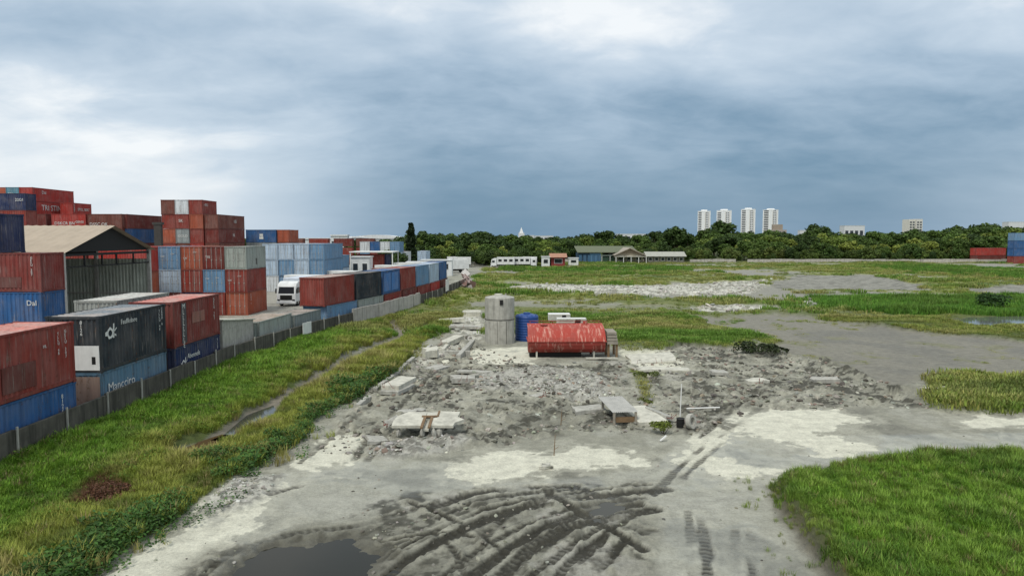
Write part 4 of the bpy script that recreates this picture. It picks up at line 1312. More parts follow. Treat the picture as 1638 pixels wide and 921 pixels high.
# containers glimpsed behind the shed and in the second row
for i in range(4):
    for tr in range(3):
        o = container((0, 0, 0), [[RED, BROWN, BRED], [DRED, RED, ORED], [BROWN, DRED, RED], [RED, ORED, BRED]][i][tr], label='%s side-on container, %s in the row right behind the shed' % (NAMES[[[RED, BROWN, BRED], [DRED, RED, ORED], [BROWN, DRED, RED], [RED, ORED, BRED]][i][tr]], ORD[2 - tr]), group='row of containers right behind the shed')
        o.rotation_euler = (0, 0, -R(90)); o.location = (-63.4 + i * 6.3, 74.0, tr * HT)
container((-22.6, 39.4, 0), GREY, label='grey container on the ground in the second row behind the charcoal one', group='second row behind the wall')
container((-22.6, 39.4, HT), (0.33, 0.34, 0.31), label='plain grey container stacked in the second row behind the charcoal one', group='second row behind the wall', roofcol=(0.5, 0.5, 0.46))
# far right of the open land
for (x, y, tr, col, lab) in ((161.0, 246, 0, DRED, 'dark red container on the ground beyond the reeds'), (161.0, 246, 1, BRED, 'bright red container stacked beyond the reeds'),
                               (166.9, 236, 1, BLUE, 'blue container low in the stack at the edge of the open land'), (166.9, 236, 0, RED, 'red container under the blue stack at the edge of the open land'),
                               (166.9, 236, 2, BLUE, 'blue container in the middle of the stack at the open land edge'), (166.9, 236, 3, LBLUE, 'light blue container topping the stack at the open land edge')):
    o = container((0, 0, 0), col, L40, label=lab, group='containers beyond the reeds')
    o.rotation_euler = (0, 0, -R(80)); o.location = (x, y - 4.0, tr * HT)
# ------------------------------------------------------------------ open shed
t = empty('open_shed', (-34.4, 59.3, 0))
tag(t, 'open-ended steel shed with a beige tin gable roof among the containers', 'shed')
half, ze, za, LS = 6.3, 7.75, 9.75, 15.0
for s in (-1, 1):
    m = MB()
    k = 44
    for i in range(k + 1):
        x = 0.5 - i * (LS + 0.5) / k
        dz = 0.05 if i % 2 else 0.0
        m.v += [(x, 0, za + 0.03 + dz), (x, s * (half + 0.55), ze - 0.16 + dz)]
    for i in range(k):
        m.f.append((2 * i, 2 * i + 1, 2 * i + 3, 2 * i + 2))
    m.build('roof_sheet', M_TIN, t)
m = MB(); m.v = [(0.02, -half, ze - 0.1), (0.02, half, ze - 0.1), (0.02, 0, za - 0.06)]; m.f = [(0, 1, 2)]
m.build('gable', M_BLACK, t)
for x in (0.0, -5.0, -10.0, -LS):
    for s in (-1, 1):
        MB().box(x - 0.14, x + 0.14, s * half - 0.14, s * half + 0.14, 0, ze - 0.05).build('post', M_GALV, t)
    m = MB(); m.box(x - 0.08, x + 0.08, -half, half, ze - 0.42, ze - 0.22)
    m.build('tie_beam', M_BLACK, t)
for yy in (-3.6, -1.2, 0.9, 3.6):
    MB().box(-0.05, 0.05, yy - 0.07, yy + 0.07, ze - 1.3, ze - 0.42).build('hanger', M_BLACK, t)
MB().box(-0.05, 0.05, -half, half, ze - 1.34, ze - 1.22).build('tie_beam', M_BLACK, t)
o = corr(-LS, 0.0, 3.6, ze - 0.95, half + 0.06, 0.04, 0.32, 'x').build('wall_sheet', M_TINGREEN, t)
o = corr(-LS, 0.0, 0.0, 3.52, half + 0.06, 0.04, 0.32, 'x').build('wall_sheet', M_TINGREEN, t)
MB().box(-LS, 0, half - 0.05, half + 0.04, 3.5, 3.62).build('rail', M_GALV, t)
corr(-half, half, 0.0, ze - 0.3, -LS - 0.06, 0.04, 0.32, 'y').build('wall_sheet', M_STEEL, t)  # dark sheet: the shed's inner shade put into its colour
corr(-LS, -0.3, 0.0, ze - 0.3, -half - 0.06, 0.04, 0.32, 'x').build('wall_sheet', M_STEEL, t)

# ------------------------------------------------------------------ boundary wall with thin posts
wall = empty('boundary_wall', (WALL[0][0], WALL[0][1], 0))
tag(wall, 'low stained concrete panel wall between the container yard and the grass', 'wall')
wall_o = Vector((WALL[0][0], WALL[0][1], 0))
y = 8.0
i = 0
while y < 118.5:
    y1 = y + 2.9
    x0, x1 = float(wall_x(np.array(y))), float(wall_x(np.array(y1)))
    d = Vector((x1 - x0, y1 - y, 0)); L = d.length; a = math.atan2(d.x, d.y)
    pale = 63.5 < y < 85
    h = (1.62 if not pale else 1.95) + random.uniform(-0.05, 0.05)
    M = Matrix.Translation(Vector((x0, y, 0)) - wall_o) @ Matrix.Rotation(-a, 4, 'Z')
    if pale:
        for q in range(2):
            m = MB().box(-0.08, 0.08, q * L / 2 + 0.02, (q + 1) * L / 2 - 0.02, -0.3, h + random.uniform(-0.06, 0.06), M)
            m.build('panel', M_WALLPALE, wall, bevel=0.015)
    else:
        m = MB().box(-0.07, 0.07, 0.015, L - 0.015, -0.3, h, M)
        m.build('panel', M_WALL, wall, bevel=0.015)
    if not pale or i % 2 == 0:
        m = MB().box(0.08, 0.15, -0.038, 0.038, -0.3, h + random.uniform(0.0, 0.2), M)
        m.build('post', M_CONC, wall, bevel=0.01)
    y = y1; i += 1
o = MB().box(-0.02, 0.02, 0, 1.5, 0, 0.95).build('sign_board', M_WHITE)
o.location = (float(wall_x(np.array(56.2))) + 0.26, 56.2, 0.85); o.rotation_euler = (0, 0, -0.17)
tag(o, 'blank white board hung on the stained wall', 'board')
o = MB().box(-0.02, 0.02, 0, 2.4, 0, 1.7).build('sign_board', M_WHITE)
o.location = (float(wall_x(np.array(100.0))) + 0.3, 100.0, 1.0); o.rotation_euler = (0, 0, -0.08)
tag(o, 'tall white board fixed over the far end of the wall', 'board')

# ------------------------------------------------------------------ things left on the demolished site
def zg(x, y):
    return float(fields(np.array([float(x)]), np.array([float(y)]))['h'][0])
# concrete ring tank
p = G(799, 551)
t = empty('concrete_tank', (p.x, p.y + 1.1, 0.0))
tag(t, 'tall weathered concrete ring tank with a dark hatch hole', 'tank')
MB().lathe([(0, 0), (1.24, 0), (1.24, 1.96), (1.22, 1.99), (0, 1.99)], 40).build('ring', M_CONC, t)
m = MB().lathe([(0, 2.03), (1.21, 2.03), (1.23, 2.05), (1.23, 3.80), (1.16, 3.86), (0.5, 3.98), (0.0, 4.0)], 40); m.build('ring', M_CONC, t)
MB().lathe([(1.225, 1.985), (1.255, 1.985), (1.255, 2.035), (1.225, 2.035)], 40).build('joint', M_WALL, t)
MB().box(0.03, 0.30, -1.30, -1.18, 3.28, 3.68).build('hatch', M_BLACK, t)
for x0 in (-1.0, -0.2, 0.55):
    MB().box(x0, x0 + 0.035, -math.sqrt(1.242 ** 2 - (abs(x0) + 0.02) ** 2) - 0.015, -math.sqrt(1.242 ** 2 - (abs(x0) + 0.02) ** 2) + 0.04, 0.05, 1.9).build('seam', M_WALL, t)
MB().lathe([(0, 0.0), (0.34, 0.0), (0.34, 0.14), (0, 0.16)], 16, (-0.1, 0.1, 3.95)).build('lid', M_CONCPALE, t)
MB().tube((0.5, 0.3, 3.85), (0.5, 0.3, 4.1), 0.06).build('pipe_stub', M_CONC, t)
# blue plastic tank
p = G(843, 546)
t = empty('water_tank', (p.x, p.y + 1.0, 0))
tag(t, 'deep blue ribbed plastic water tank beside the concrete ring tank', 'tank')
prof = [(0, 0), (0.98, 0)]
for k in range(9):
    z = 0.1 + k * 0.22
    prof += [(0.98, z), (1.0, z + 0.04), (1.0, z + 0.14), (0.98, z + 0.18)]
prof += [(0.94, 2.12), (0.55, 2.24), (0.3, 2.27)]
o = MB().lathe(prof, 36).build('body', M_PLASTIC, t, smooth=False)
MB().lathe([(0.3, 2.26), (0.31, 2.36), (0, 2.38)], 20).build('lid', M_PLASTIC, t)
for a in range(12):
    b = a * math.pi / 6
    MB().box(-0.03, 0.03, -0.03, 0.03, 0, 0.07, Matrix.Translation((0.86 * math.cos(b), 0.86 * math.sin(b), 2.14))).build('stud', M_PLASTIC, t)
# white crates behind
for (px, py, wd, hh, dd, lab) in ((895, 520, 2.2, 1.0, 1.3, 'wide white slatted crate behind the rusty red tank'), (915, 524, 2.9, 0.75, 1.0, 'low pale grey box standing in front of the slatted crate')):
    p = G(px, py)
    t = empty('storage_crate', (p.x, p.y + 0.8, 0))
    tag(t, lab, 'crate')
    MB().box(-wd / 2, wd / 2, -dd / 2, dd / 2, 0.12, hh + 0.1).build('body', M_WHITE, t, bevel=0.02)
    for k in range(5):
        MB().box(-wd / 2 + 0.03, wd / 2 - 0.03, -dd / 2 - 0.03, -dd / 2 - 0.002, 0.18 + k * hh / 5.2, 0.18 + k * hh / 5.2 + hh / 8).build('slat', M_CONCPALE, t)
    for x in (-wd / 2 + 0.1, wd / 2 - 0.3):
        MB().box(x, x + 0.2, -dd / 2, dd / 2, 0, 0.118).build('runner', M_GREYWOOD, t)
    MB().box(wd * 0.12, wd * 0.3, -dd / 2 - 0.06, -dd / 2 - 0.032, hh * 0.45, hh).build('opening', M_BLACK, t)
# rusty red tank
p = G(908, 574)
TY = 49.9
t = empty('fuel_tank', ((908 - 819) / FPX * TY, TY, 0.0), 0.02)
tag(t, 'rusty red steel tank with a pale streaked rounded top', 'tank')
belly = [(0.0, 1.26), (0.02, 0.95), (0.10, 0.68), (0.28, 0.46), (0.55, 0.36), (1.6, 0.36), (1.95, 0.5), (2.15, 0.8), (2.2, 1.3), (2.2, 2.25)]
m = MB(); hw = 2.8
k0 = 0
for x in (-hw, hw):
    m.v += [(x, a, b) for a, b in belly]
nb = len(belly)
for i in range(nb - 1):
    m.f.append((i, i + 1, nb + i + 1, nb + i))
m.build('belly', M_TANK, t)
TOPC = [(-0.04, 1.27), (0.10, 1.52), (0.45, 1.84), (0.95, 2.10), (1.5, 2.25), (2.22, 2.33)]
m = MB(); m.prism([(a, b - 0.05) for a, b in TOPC] + [(a, b) for a, b in reversed(TOPC)], -hw - 0.03, hw + 0.03); m.build('top_plate', M_TANKTOP, t)
for x in (-hw, hw):
    m = MB(); ec = belly + [(a, b - 0.03) for a, b in reversed(TOPC[1:-1])]; m.v = [(x * 0.998, a, b) for a, b in ec]; m.f = [tuple(range(len(ec)))]; m.build('end_cap', M_TANK, t)
for x in (-2.2, 2.0):
    m = MB().box(x - 0.06, x + 0.06, 0.25, 0.37, -0.05, 0.62); m.build('leg', M_CONCPALE, t)
    m = MB().box(x - 0.08, x + 0.08, 1.9, 2.06, -0.05, 0.6); m.build('leg', M_TANK, t)
MB().box(-2.7, 1.1, 0.6, 1.6, -0.1, 0.34).build('shadow_skid', M_BLACK, t)  # skid block, coloured black for the shadow beneath the tank
MB().box(0.95, 2.5, -0.03, 0.005, 1.75 - 1.0, 1.9 - 1.0)
MB().tube((-2.7, 2.1, 2.5), (2.7, 2.1, 2.5), 0.03, n=6).build('rail', M_TANK, t)
for x in (-2.6, -0.9, 0.8, 2.6):
    MB().tube((x, 2.1, 2.3), (x, 2.1, 2.5), 0.025, n=6).build('rail_post', M_TANK, t)
for x in (-2.84, 2.84):
    MB().box(x - 0.04, x + 0.04, -0.05, 2.25, 1.2, 1.3).build('end_rim', M_TANKTOP, t)
MB().lathe([(0, 0), (0.28, 0), (0.28, 0.07), (0, 0.09)], 16, (-1.6, 1.5, 2.23)).build('manhole_lid', M_TANK, t)
MB().tube((1.5, 1.75, 2.05), (1.5, 1.75, 2.5), 0.16, n=14).build('filler_neck', M_TANKTOP, t)
# plank under the tank front and stacked timber to its right
o = MB().box(0, 2.3, -0.1, 0.1, 0, 0.07).build('plank', M_CONCPALE); o.location = ((938 - 819) / FPX * 49.2, 49.2, zg(6, 49.2) + 0.12)
tag(o, 'pale plank lying in front of the rusty red tank', 'plank')
t = empty('timber_stack', ((979 - 819) / FPX * 51.0, 51.0, 0))
tag(t, 'stack of grey timber beams on legs beside the rusty red tank', 'timber')
for k in range(4):
    MB().box(-0.42, 0.38 - 0.04 * k, -0.9, 0.9, 1.0 + k * 0.24, 1.2 + k * 0.24).build('beam', M_GREYWOOD, t, bevel=0.015)
for x in (-0.3, 0.3):
    for yy in (-0.7, 0.7):
        MB().box(x - 0.08, x + 0.08, yy - 0.08, yy + 0.08, -0.1, 0.998).build('leg', M_WOOD, t)
# broken slabs
def slab_mesh(wd, ln, th, seed, mat, rag=0.12):
    r = random.Random(seed)
    out = []
    for a, b in ((-0.5, -0.5), (-0.1, -0.52), (0.3, -0.48), (0.5, -0.5), (0.52, 0.1), (0.5, 0.5), (0.1, 0.5), (-0.35, 0.53), (-0.5, 0.45), (-0.48, -0.1)):
        out.append((a * wd + r.uniform(-rag, rag), b * ln + r.uniform(-rag, rag)))
    n = len(out)
    m = MB()
    m.v = [(a, b, 0) for a, b in out] + [(a + r.uniform(-.02, .02), b + r.uniform(-.02, .02), th) for a, b in out]
    m.f = [tuple(reversed(range(n))), tuple(range(n, 2 * n))] + [(i, (i + 1) % n, n + (i + 1) % n, n + i) for i in range(n)]
    return m.mesh('concrete_slab', mat, 0.012)
def slab(px, py, wd, ln, th, rot, lab, seed, mat=None, lift=0.0, rag=0.1):
    p = G(px, py)
    o = link('concrete_slab', slab_mesh(wd, ln, th, seed, mat or M_CONCPALE, rag))
    o.location = (p.x, p.y, zg(p.x, p.y) + lift)
    o.rotation_euler = rot
    tag(o, lab, 'slab', 'broken concrete slabs on the site')
    if seed % 3 == 0:
        for k in range(3):
            a = random.uniform(-0.4, 0.4) * wd; e = ln * 0.45
            MB().tube((a, -e, th * 0.5), (a + 0.05, -e - 0.35, th * 0.5 + 0.05), 0.011, n=5).tube((a + 0.05, -e - 0.35, th * 0.5 + 0.05), (a + random.uniform(-.2, .2), -e - 0.55, th + random.uniform(0.1, 0.4)), 0.011, n=5).build('rebar', M_TANK, o)
    return o
p = G(681, 703)
t = empty('fallen_wall_panel', (p.x, p.y, zg(p.x, p.y)), 0.0)
tag(t, 'fallen cream wall panel with a brown door frame, propped on blocks', 'wall panel')
tilt = Matrix.Translation((0, 0, 0.40)) @ Matrix.Rotation(R(5), 4, 'X')
def poly(pts, z0, z1, M):
    m = MB(); n = len(pts)
    m.v = [tuple(M @ Vector((a, b, z0))) for a, b in pts] + [tuple(M @ Vector((a, b, z1))) for a, b in pts]
    m.f = [tuple(reversed(range(n))), tuple(range(n, 2 * n))] + [(i, (i + 1) % n, n + (i + 1) % n, n + i) for i in range(n)]
    return m
poly([(-1.48, 0), (-0.18, 0), (-0.20, 1.0), (-0.12, 1.05), (-0.14, 1.75), (-1.0, 1.8), (-1.42, 1.2), (-1.50, 0.6)], 0, 0.12, tilt).build('slab', M_CONCPALE, t)
poly([(0.22, 0), (1.20, -0.02), (1.25, 0.35), (1.62, 0.75), (1.32, 1.1), (1.38, 1.75), (0.42, 1.85), (0.40, 1.0), (0.24, 0.95)], 0.01, 0.13, tilt).build('slab', M_CONCPALE, t)
poly([(-0.11, 1.16), (0.39, 1.16), (0.41, 1.78), (-0.12, 1.74)], 0.0, 0.11, tilt).build('slab', M_CONCPALE, t)
for (a0, a1, b0, b1) in ((-0.20, -0.08, -0.35, 1.1), (0.12, 0.24, -0.3, 1.1), (-0.30, 0.44, 1.05, 1.17), (0.38, 0.46, 1.12, 1.8)):
    poly([(a0, b0), (a1, b0), (a1, b1), (a0, b1)], 0.10, 0.17, tilt).build('frame_bar', M_WOOD, t)
poly([(-0.1, -0.1), (0.14, -0.15), (0.14, 1.05), (-0.1, 1.05)], -0.1, -0.02, tilt).build('infill', M_CONCPALE, t)
for (x, yy) in ((-1.2, 0.12), (-0.15, 0.05), (0.6, 0.1), (1.1, 1.3), (-1.0, 1.4), (0.35, -0.05)):
    o = link('support_block', rock_mesh('support_block', int(x * 10) + 40, M_CONC, 1.0), t); o.location = (x, yy, 0.16); o.scale = (0.17, 0.16, 0.27)
slab(628, 690, 0.35, 1.1, 0.12, (0.1, 0.6, -0.25), 'narrow grey slab leaning by the fallen cream panel', 3, M_CONC, 0.25)
slab(600, 705, 0.8, 0.9, 0.15, (0, 0.1, 0.4), 'small flat slab sunk in mud beside the fallen panel', 4, M_CONC)
# long block by the kerb, two layers
o = slab(630, 634, 1.15, 2.2, 0.22, (0, 0, -0.25), 'grey lower slab of the two-layer block by the kerb', 5, M_CONC, 0.0, 0.04); o.location.y += 1.1
o = slab(632, 632, 1.1, 2.6, 0.26, (0.0, 0, -0.25), 'bright pale slab lying on the two-layer block by the kerb', 6, M_CONCPALE, 0.24, 0.03); o.location.y += 1.35
# propped roofing sheet and slab by the pole
p = G(1010, 680)
t = empty('roofing_sheet', (p.x - 0.25, p.y + 0.1, zg(p.x, p.y)), 0.12)
tag(t, 'grey corrugated sheet propped over a timber box', 'sheet')
m = MB()
k = 24
for i in range(k + 1):
    x = -0.62 + 1.25 * i / k
    dz = 0.035 if i % 2 else 0
    m.v += [(x, 0, 0.55 + dz), (x - 0.12, 2.4, 0.75 + dz)]
for i in range(k):
    m.f.append((2 * i, 2 * i + 2, 2 * i + 3, 2 * i + 1))
m.build('sheet', M_GALV, t)
for x in (-0.55, 0.5):
    for yy in (0.05, 2.2):
        MB().box(x - 0.05, x + 0.05, yy - 0.05, yy + 0.05, -0.1, 0.54 + yy * 0.07).build('leg', M_GREYWOOD, t)
MB().box(-0.5, 0.5, 0.1, 0.2, 0.05, 0.3).build('board', M_WOOD, t)
o = slab(1038, 682, 1.2, 2.7, 0.2, (0.03, -0.05, 0.16), 'broad pale slab beside the propped corrugated sheet', 8, M_CONCPALE, 0.05, 0.12); o.location.y += 1.4
o = slab(1052, 668, 0.45, 2.0, 0.2, (0.0, 0.25, 0.35), 'narrow tilted slab between the broad slab and the bush', 9, M_CONC, 0.1, 0.06)
p = G(1087, 682)
o = MB().tube((0, 0, -0.2), (0.06, 0.0, 1.95), 0.028, 0.024).build('pole', M_WHITE); o.location = (p.x, p.y, zg(p.x, p.y))
tag(o, 'thin white pole standing upright in the rubble', 'pole')
t = empty('oil_drum', (p.x - 0.05, p.y - 0.35, zg(p.x, p.y) + 0.02), 0.3)
t.scale = (0.75, 0.75, 0.5)
tag(t, 'short black steel drum at the foot of the white pole', 'drum')
MB().lathe([(0, 0), (0.24, 0), (0.24, 0.25), (0.26, 0.27), (0.24, 0.29), (0.24, 0.52), (0.26, 0.54), (0.24, 0.56), (0.24, 0.8), (0, 0.8)], 18).build('body', M_BLACK, t)
MB().lathe([(0.22, 0.79), (0.26, 0.79), (0.26, 0.83), (0.22, 0.83)], 18).build('rim', M_STEEL, t)
t = empty('tyre', (p.x + 0.38, p.y - 0.55, zg(p.x, p.y) + 0.33), 0.5)
tag(t, 'grey mud-caked tyre leaning beside the black drum', 'tyre')
o = link('tread', MB().lathe([(0.2, -0.1), (0.33, -0.11), (0.36, -0.06), (0.36, 0.06), (0.33, 0.11), (0.2, 0.1), (0.2, -0.1)], 20).mesh('tread', M_CONC), t); o.rotation_euler = (R(80), 0, R(20))
# fallen pipe
o = MB().tube((0, 0, 0), (1.7, 0.15, 0.02), 0.035).build('pipe', M_WHITE); q = G(1098, 662); o.location = (q.x, q.y, zg(q.x, q.y) + 0.15)
tag(o, 'thin white pipe lying on the rubble behind the pole', 'pipe')
for (px, py, h, lab) in ((897, 682, 0.75, 'thin bent stick standing in the rubble'), (886, 728, 0.85, 'dark twig post standing at the edge of the pale mud')):
    q = G(px, py)
    o = MB().tube((0, 0, -0.1), (0.05, 0, h), 0.022, 0.012, 6).tube((0.02, 0, h * 0.3), (0.2, 0, h * 0.45), 0.012, 0.006, 5).build('stick', M_WOOD); o.location = (q.x, q.y, zg(q.x, q.y))
    tag(o, lab, 'stick')
# foundation strips, slabs and blocks
SL = [(1040, 576, 3.2, 2.6, 0.16, 0.0, 'large pale floor slab right of the timber stack'), (1062, 594, 3.4, 0.9, 0.15, 0.02, 'narrow pale slab in front of the large floor slab'),
      (690, 575, 0.9, 1.2, 0.55, 0.3, 'squat pale block at the corner of the foundations'), (722, 553, 0.7, 3.2, 0.4, -0.35, 'pale beam along the left side of the foundations'),
      (700, 588, 1.0, 2.0, 0.2, -0.5, 'grey slab sloping off the foundation corner'), (760, 598, 2.4, 0.8, 0.14, 0.1, 'flat grey slab in front of the foundations'),
      (742, 612, 1.5, 1.1, 0.3, 0.2, 'broken slab with a dark undercut near the gravel heap'), (722, 520, 2.6, 1.1, 0.4, 0.1, 'pale slab heap behind the foundation beam'),
      (755, 506, 2.0, 1.4, 0.5, 0.0, 'pale block pile left of the ring tank'), (745, 530, 3.0, 1.0, 0.25, 0.05, 'long grey slab left of the ring tank foot'),
      (655, 660, 1.4, 0.6, 0.15, 0.2, 'thin grey slab above the fallen cream panel'), (940, 660, 1.6, 0.9, 0.2, 0.3, 'grey slab half buried in dark soil'),
      (858, 633, 1.0, 0.5, 0.15, 0.6, 'small slab at the foot of the gravel heap'), (875, 748, 0.45, 0.35, 0.1, 0.2, 'small dark stone slab on the pale mud'),
      (1500, 632, 1.4, 0.7, 0.18, 0.1, 'pale slab lying in the yellow green grass patch'), (1210, 612, 1.3, 0.8, 0.25, 0.4, 'pale slab among the dark clods of the spoil'),
      (1320, 612, 1.6, 0.8, 0.25, -0.3, 'grey slab on the spoil near the lake bed'), (1150, 600, 1.2, 0.7, 0.2, 0.1, 'flat slab behind the white pole')]
for i, (px, py, a, b, th, rz, lab) in enumerate(SL):
    pale = 'pale' in lab and 'grey' not in lab
    slab(px, py, a, b, th, (random.uniform(-0.05, 0.08), random.uniform(-0.08, 0.08), rz), lab, 30 + i, M_CONCPALE if pale else M_CONC, 0.02, 0.14)
# kerb: a line of long kerb stones beside the grass
kerb = empty('kerb_line', (0, 0, 0))
tag(kerb, 'line of old kerb stones along the left edge of the demolished floor', 'kerb')
pts = [G(a, b) for a, b in ((572, 650), (612, 616), (652, 585), (690, 556))]
for a, b in zip(pts, pts[1:]):
    n = max(1, int((b - a).length / 1.6)); an = math.atan2(b.x - a.x, b.y - a.y)
    for k in range(n):
        q = a + (b - a) * (k / n)
        if random.random() < 0.15: continue
        M = Matrix.Translation((q.x, q.y, zg(q.x, q.y) - 0.1)) @ Matrix.Rotation(-an + random.uniform(-.05, .05), 4, 'Z') @ Matrix.Rotation(random.uniform(-.06, .06), 4, 'Y')
        MB().box(-0.13, 0.13, 0.02, (b - a).length / n - 0.03, 0, 0.28, M).build('kerb_stone', M_CONC, kerb, bevel=0.02)
fd = empty('foundation', (0, 0, 0))
tag(fd, 'low red brown foundation strip with a dark leaning beam', 'foundation')
def strip(a, b, wd, h, mat, nm):
    a, b = G(*a), G(*b)
    an = math.atan2(b.x - a.x, b.y - a.y)
    MB().box(-wd / 2, wd / 2, 0, (b - a).length, -0.2, h, Matrix.Translation((a.x, a.y, 0)) @ Matrix.Rotation(-an, 4, 'Z')).build(nm, mat, fd, bevel=0.02)
strip((733, 575), (757, 549), 0.35, 0.35, M_CONC, 'beam'); strip((707, 567), (752, 567), 0.25, 0.3, M_CONC, 'strip'); strip((708, 566), (726, 546), 0.3, 0.4, M_CONCPALE, 'strip')
# white sack in the grass, plus a thrown piece of white board
p = G(316, 722)
o = link('plastic_sack', rock_mesh('plastic_sack', 91, M_WHITE, 0.6, 2)); o.location = (p.x, p.y, zg(p.x, p.y) + 0.12); o.scale = (0.26, 0.2, 0.24)
tag(o, 'white plastic sack dumped at the end of the brown ditch water', 'sack')
p = G(1058, 706)
o = MB().box(-0.05, 0.3, -0.06, 0.06, 0, 0.04, Matrix.Rotation(-0.7, 4, 'Y')).build('broken_board', M_WHITE); o.location = (p.x, p.y, zg(p.x, p.y) + 0.05)
tag(o, 'short white broken board sticking up by the bush', 'board')
# bushes
def leaf_ball(name, n, rx, rz, size, seed, blobs=5):
    r = np.random.default_rng(seed)
    cs = r.normal(0, 0.45, (blobs, 3)) * (rx, rx, rz * 0.6) + (0, 0, rz)
    cs[:, 2] = np.clip(cs[:, 2], rz * 0.35, None)
    rad = r.uniform(0.38, 0.62, blobs)
    which = r.integers(0, blobs, n)
    d = r.normal(size=(n, 3)); d /= np.linalg.norm(d, axis=1)[:, None]
    d[:, 2] = np.where(d[:, 2] < -0.5, -d[:, 2], d[:, 2])
    c = cs[which] + d * (rad[which] * r.uniform(0.72, 1.06, n))[:, None] * (rx, rx, rz * 0.85)
    nrm = d * 0.6 + r.normal(0, 0.55, (n, 3)) + (0, 0, 0.35)
    nrm /= np.linalg.norm(nrm, axis=1)[:, None]
    t1 = np.cross(nrm, r.normal(size=(n, 3))); t1 /= np.linalg.norm(t1, axis=1)[:, None]
    t2 = np.cross(nrm, t1)
    s = size * r.uniform(0.55, 1.3, (n, 1))
    V = np.stack([c - t1 * s, c - t2 * s * 0.55, c + t1 * s, c + t2 * s * 0.55], 1).reshape(-1, 3)
    me = bpy.data.meshes.new(name)
    me.from_pydata(V.tolist(), [], np.arange(4 * n).reshape(n, 4).tolist())
    me.materials.append(M_LEAF)
    return me
def bush(px, py, rx, rz, col, lab, seed, n=500, size=0.09):
    p = G(px, py)
    t = empty('bush', (p.x, p.y, zg(p.x, p.y) - 0.05))
    tag(t, lab, 'bush')
    link('foliage', leaf_ball('foliage', n, rx, rz, size, seed), t, col)
    m = MB()
    for k in range(4):
        m.tube((0, 0, 0), (random.uniform(-.5, .5) * rx, random.uniform(-.5, .5) * rx, rz), 0.02, 0.008, 5)
    m.build('stem', M_BARK, t)
bush(1062, 694, 0.62, 0.38, (0.12, 0.15, 0.025), 'yellow green bush beside the black drum', 1, 700, 0.06)
bush(1038, 640, 0.35, 0.2, (0.11, 0.13, 0.03), 'low olive bush behind the broad pale slab', 2, 300, 0.06)
bush(1030, 600, 0.5, 0.3, (0.10, 0.13, 0.03), 'low olive bush on the grassy line by the floor slab', 3, 300, 0.08)
bush(1195, 566, 1.3, 0.55, (0.03, 0.045, 0.014), 'dark low bush at the tip of the lake bed', 4, 500, 0.12)
bush(1235, 571, 1.0, 0.6, (0.028, 0.04, 0.013), 'dark rounded bush on the spoil beside the lake bed', 5, 500, 0.12)
bush(160, 806, 0.85, 0.30, (0.13, 0.062, 0.036), 'dead red brown thicket in the grass beside the ditch', 6, 900, 0.05)
bush(1590, 496, 2.2, 1.3, (0.03, 0.07, 0.015), 'dark round shrub standing in the reed belt', 7, 700, 0.2)

# ------------------------------------------------------------------ vehicles
def wheel_mesh():
    return (MB().lathe([(0.24, -0.14), (0.45, -0.15), (0.5, -0.1), (0.5, 0.1), (0.45, 0.15), (0.24, 0.14)], 16).mesh('tyre', M_RUBBER),
            MB().lathe([(0.0, -0.06), (0.25, -0.1), (0.25, 0.12), (0.0, 0.14)], 12).mesh('rim', M_GALV))
TYRE, RIM = wheel_mesh()
def truck_meshes():
    D = {}
    D['cab'] = MB().prism([(0, 0.55), (0, 1.45), (0.22, 2.45), (0.45, 2.75), (1.0, 3.0), (1.9, 3.0), (1.9, 0.55)], -1.18, 1.18).mesh('cab', M_OBJ, 0.05)
    D['wind'] = MB().quad((-1.0, -0.01 + 0.03, 1.55), (1.0, 0.02, 1.55), (0.95, 0.20, 2.36), (-0.95, 0.20, 2.36)).mesh('windscreen', M_GLASS)
    D['side'] = MB().box(-1.195, 1.195, 0.45, 1.3, 1.6, 2.3).mesh('side_window', M_GLASS)
    D['grille'] = MB().box(-0.75, 0.75, -0.03, 0.02, 0.78, 1.36).mesh('grille', M_BLACK)
    D['bumper'] = MB().box(-1.2, 1.2, -0.12, 0.2, 0.32, 0.62).mesh('bumper', M_OBJ, 0.04)
    D['lamp'] = MB().box(-0.16, 0.16, -0.04, 0.02, 0.68, 0.86).mesh('headlight', M_GLASS)
    D['chassis'] = MB().box(-0.45, 0.45, 0.3, 7.6, 0.5, 0.85).mesh('chassis', M_STEEL)
    D['box'] = MB().box(-1.22, 1.22, 2.05, 7.8, 0.95, 3.35).mesh('cargo_box', M_OBJ, 0.04)
    D['pane'] = MB().box(-1.24, 1.24, 0, 1.1, 1.9, 2.7).mesh('window', M_GLASS)
    D['mirror'] = MB().box(-0.08, 0.08, 0.1, 0.16, 1.6, 2.15).mesh('mirror', M_BLACK)
    return D
TD = truck_meshes()
def truck(x, y, rz, col, boxcol, lab, group=None, name='truck', sc=1.0):
    t = empty(name, (x, y, 0.0), rz)
    t.scale = (sc, sc, sc)
    tag(t, lab, 'truck', group)
    link('cab', TD['cab'], t, col); link('windscreen', TD['wind'], t); link('side_window', TD['side'], t); link('grille', TD['grille'], t); link('bumper', TD['bumper'], t, col)
    link('chassis', TD['chassis'], t)
    if boxcol:
        bo = link('cargo_box', TD['box'], t, boxcol)
        if group and 'far row' in group:
            for k in range(3):
                w_ = link('window', TD['pane'], bo); w_.location.y = 2.5 + k * 1.8
    for s in (-1, 1):
        h = link('headlight', TD['lamp'], t); h.location.x = s * 0.95
        h = link('mirror', TD['mirror'], t); h.location.x = s * 1.32
        for yy in (1.0, 6.2):
            w_ = empty('wheel', (s * 1.0, yy, 0.5)); w_.parent = t; w_.rotation_euler = (0, R(90), 0)
            link('tyre', TYRE, w_); link('rim', RIM, w_)
    return t
WH = (0.70, 0.71, 0.70)
q = G(458, 490)
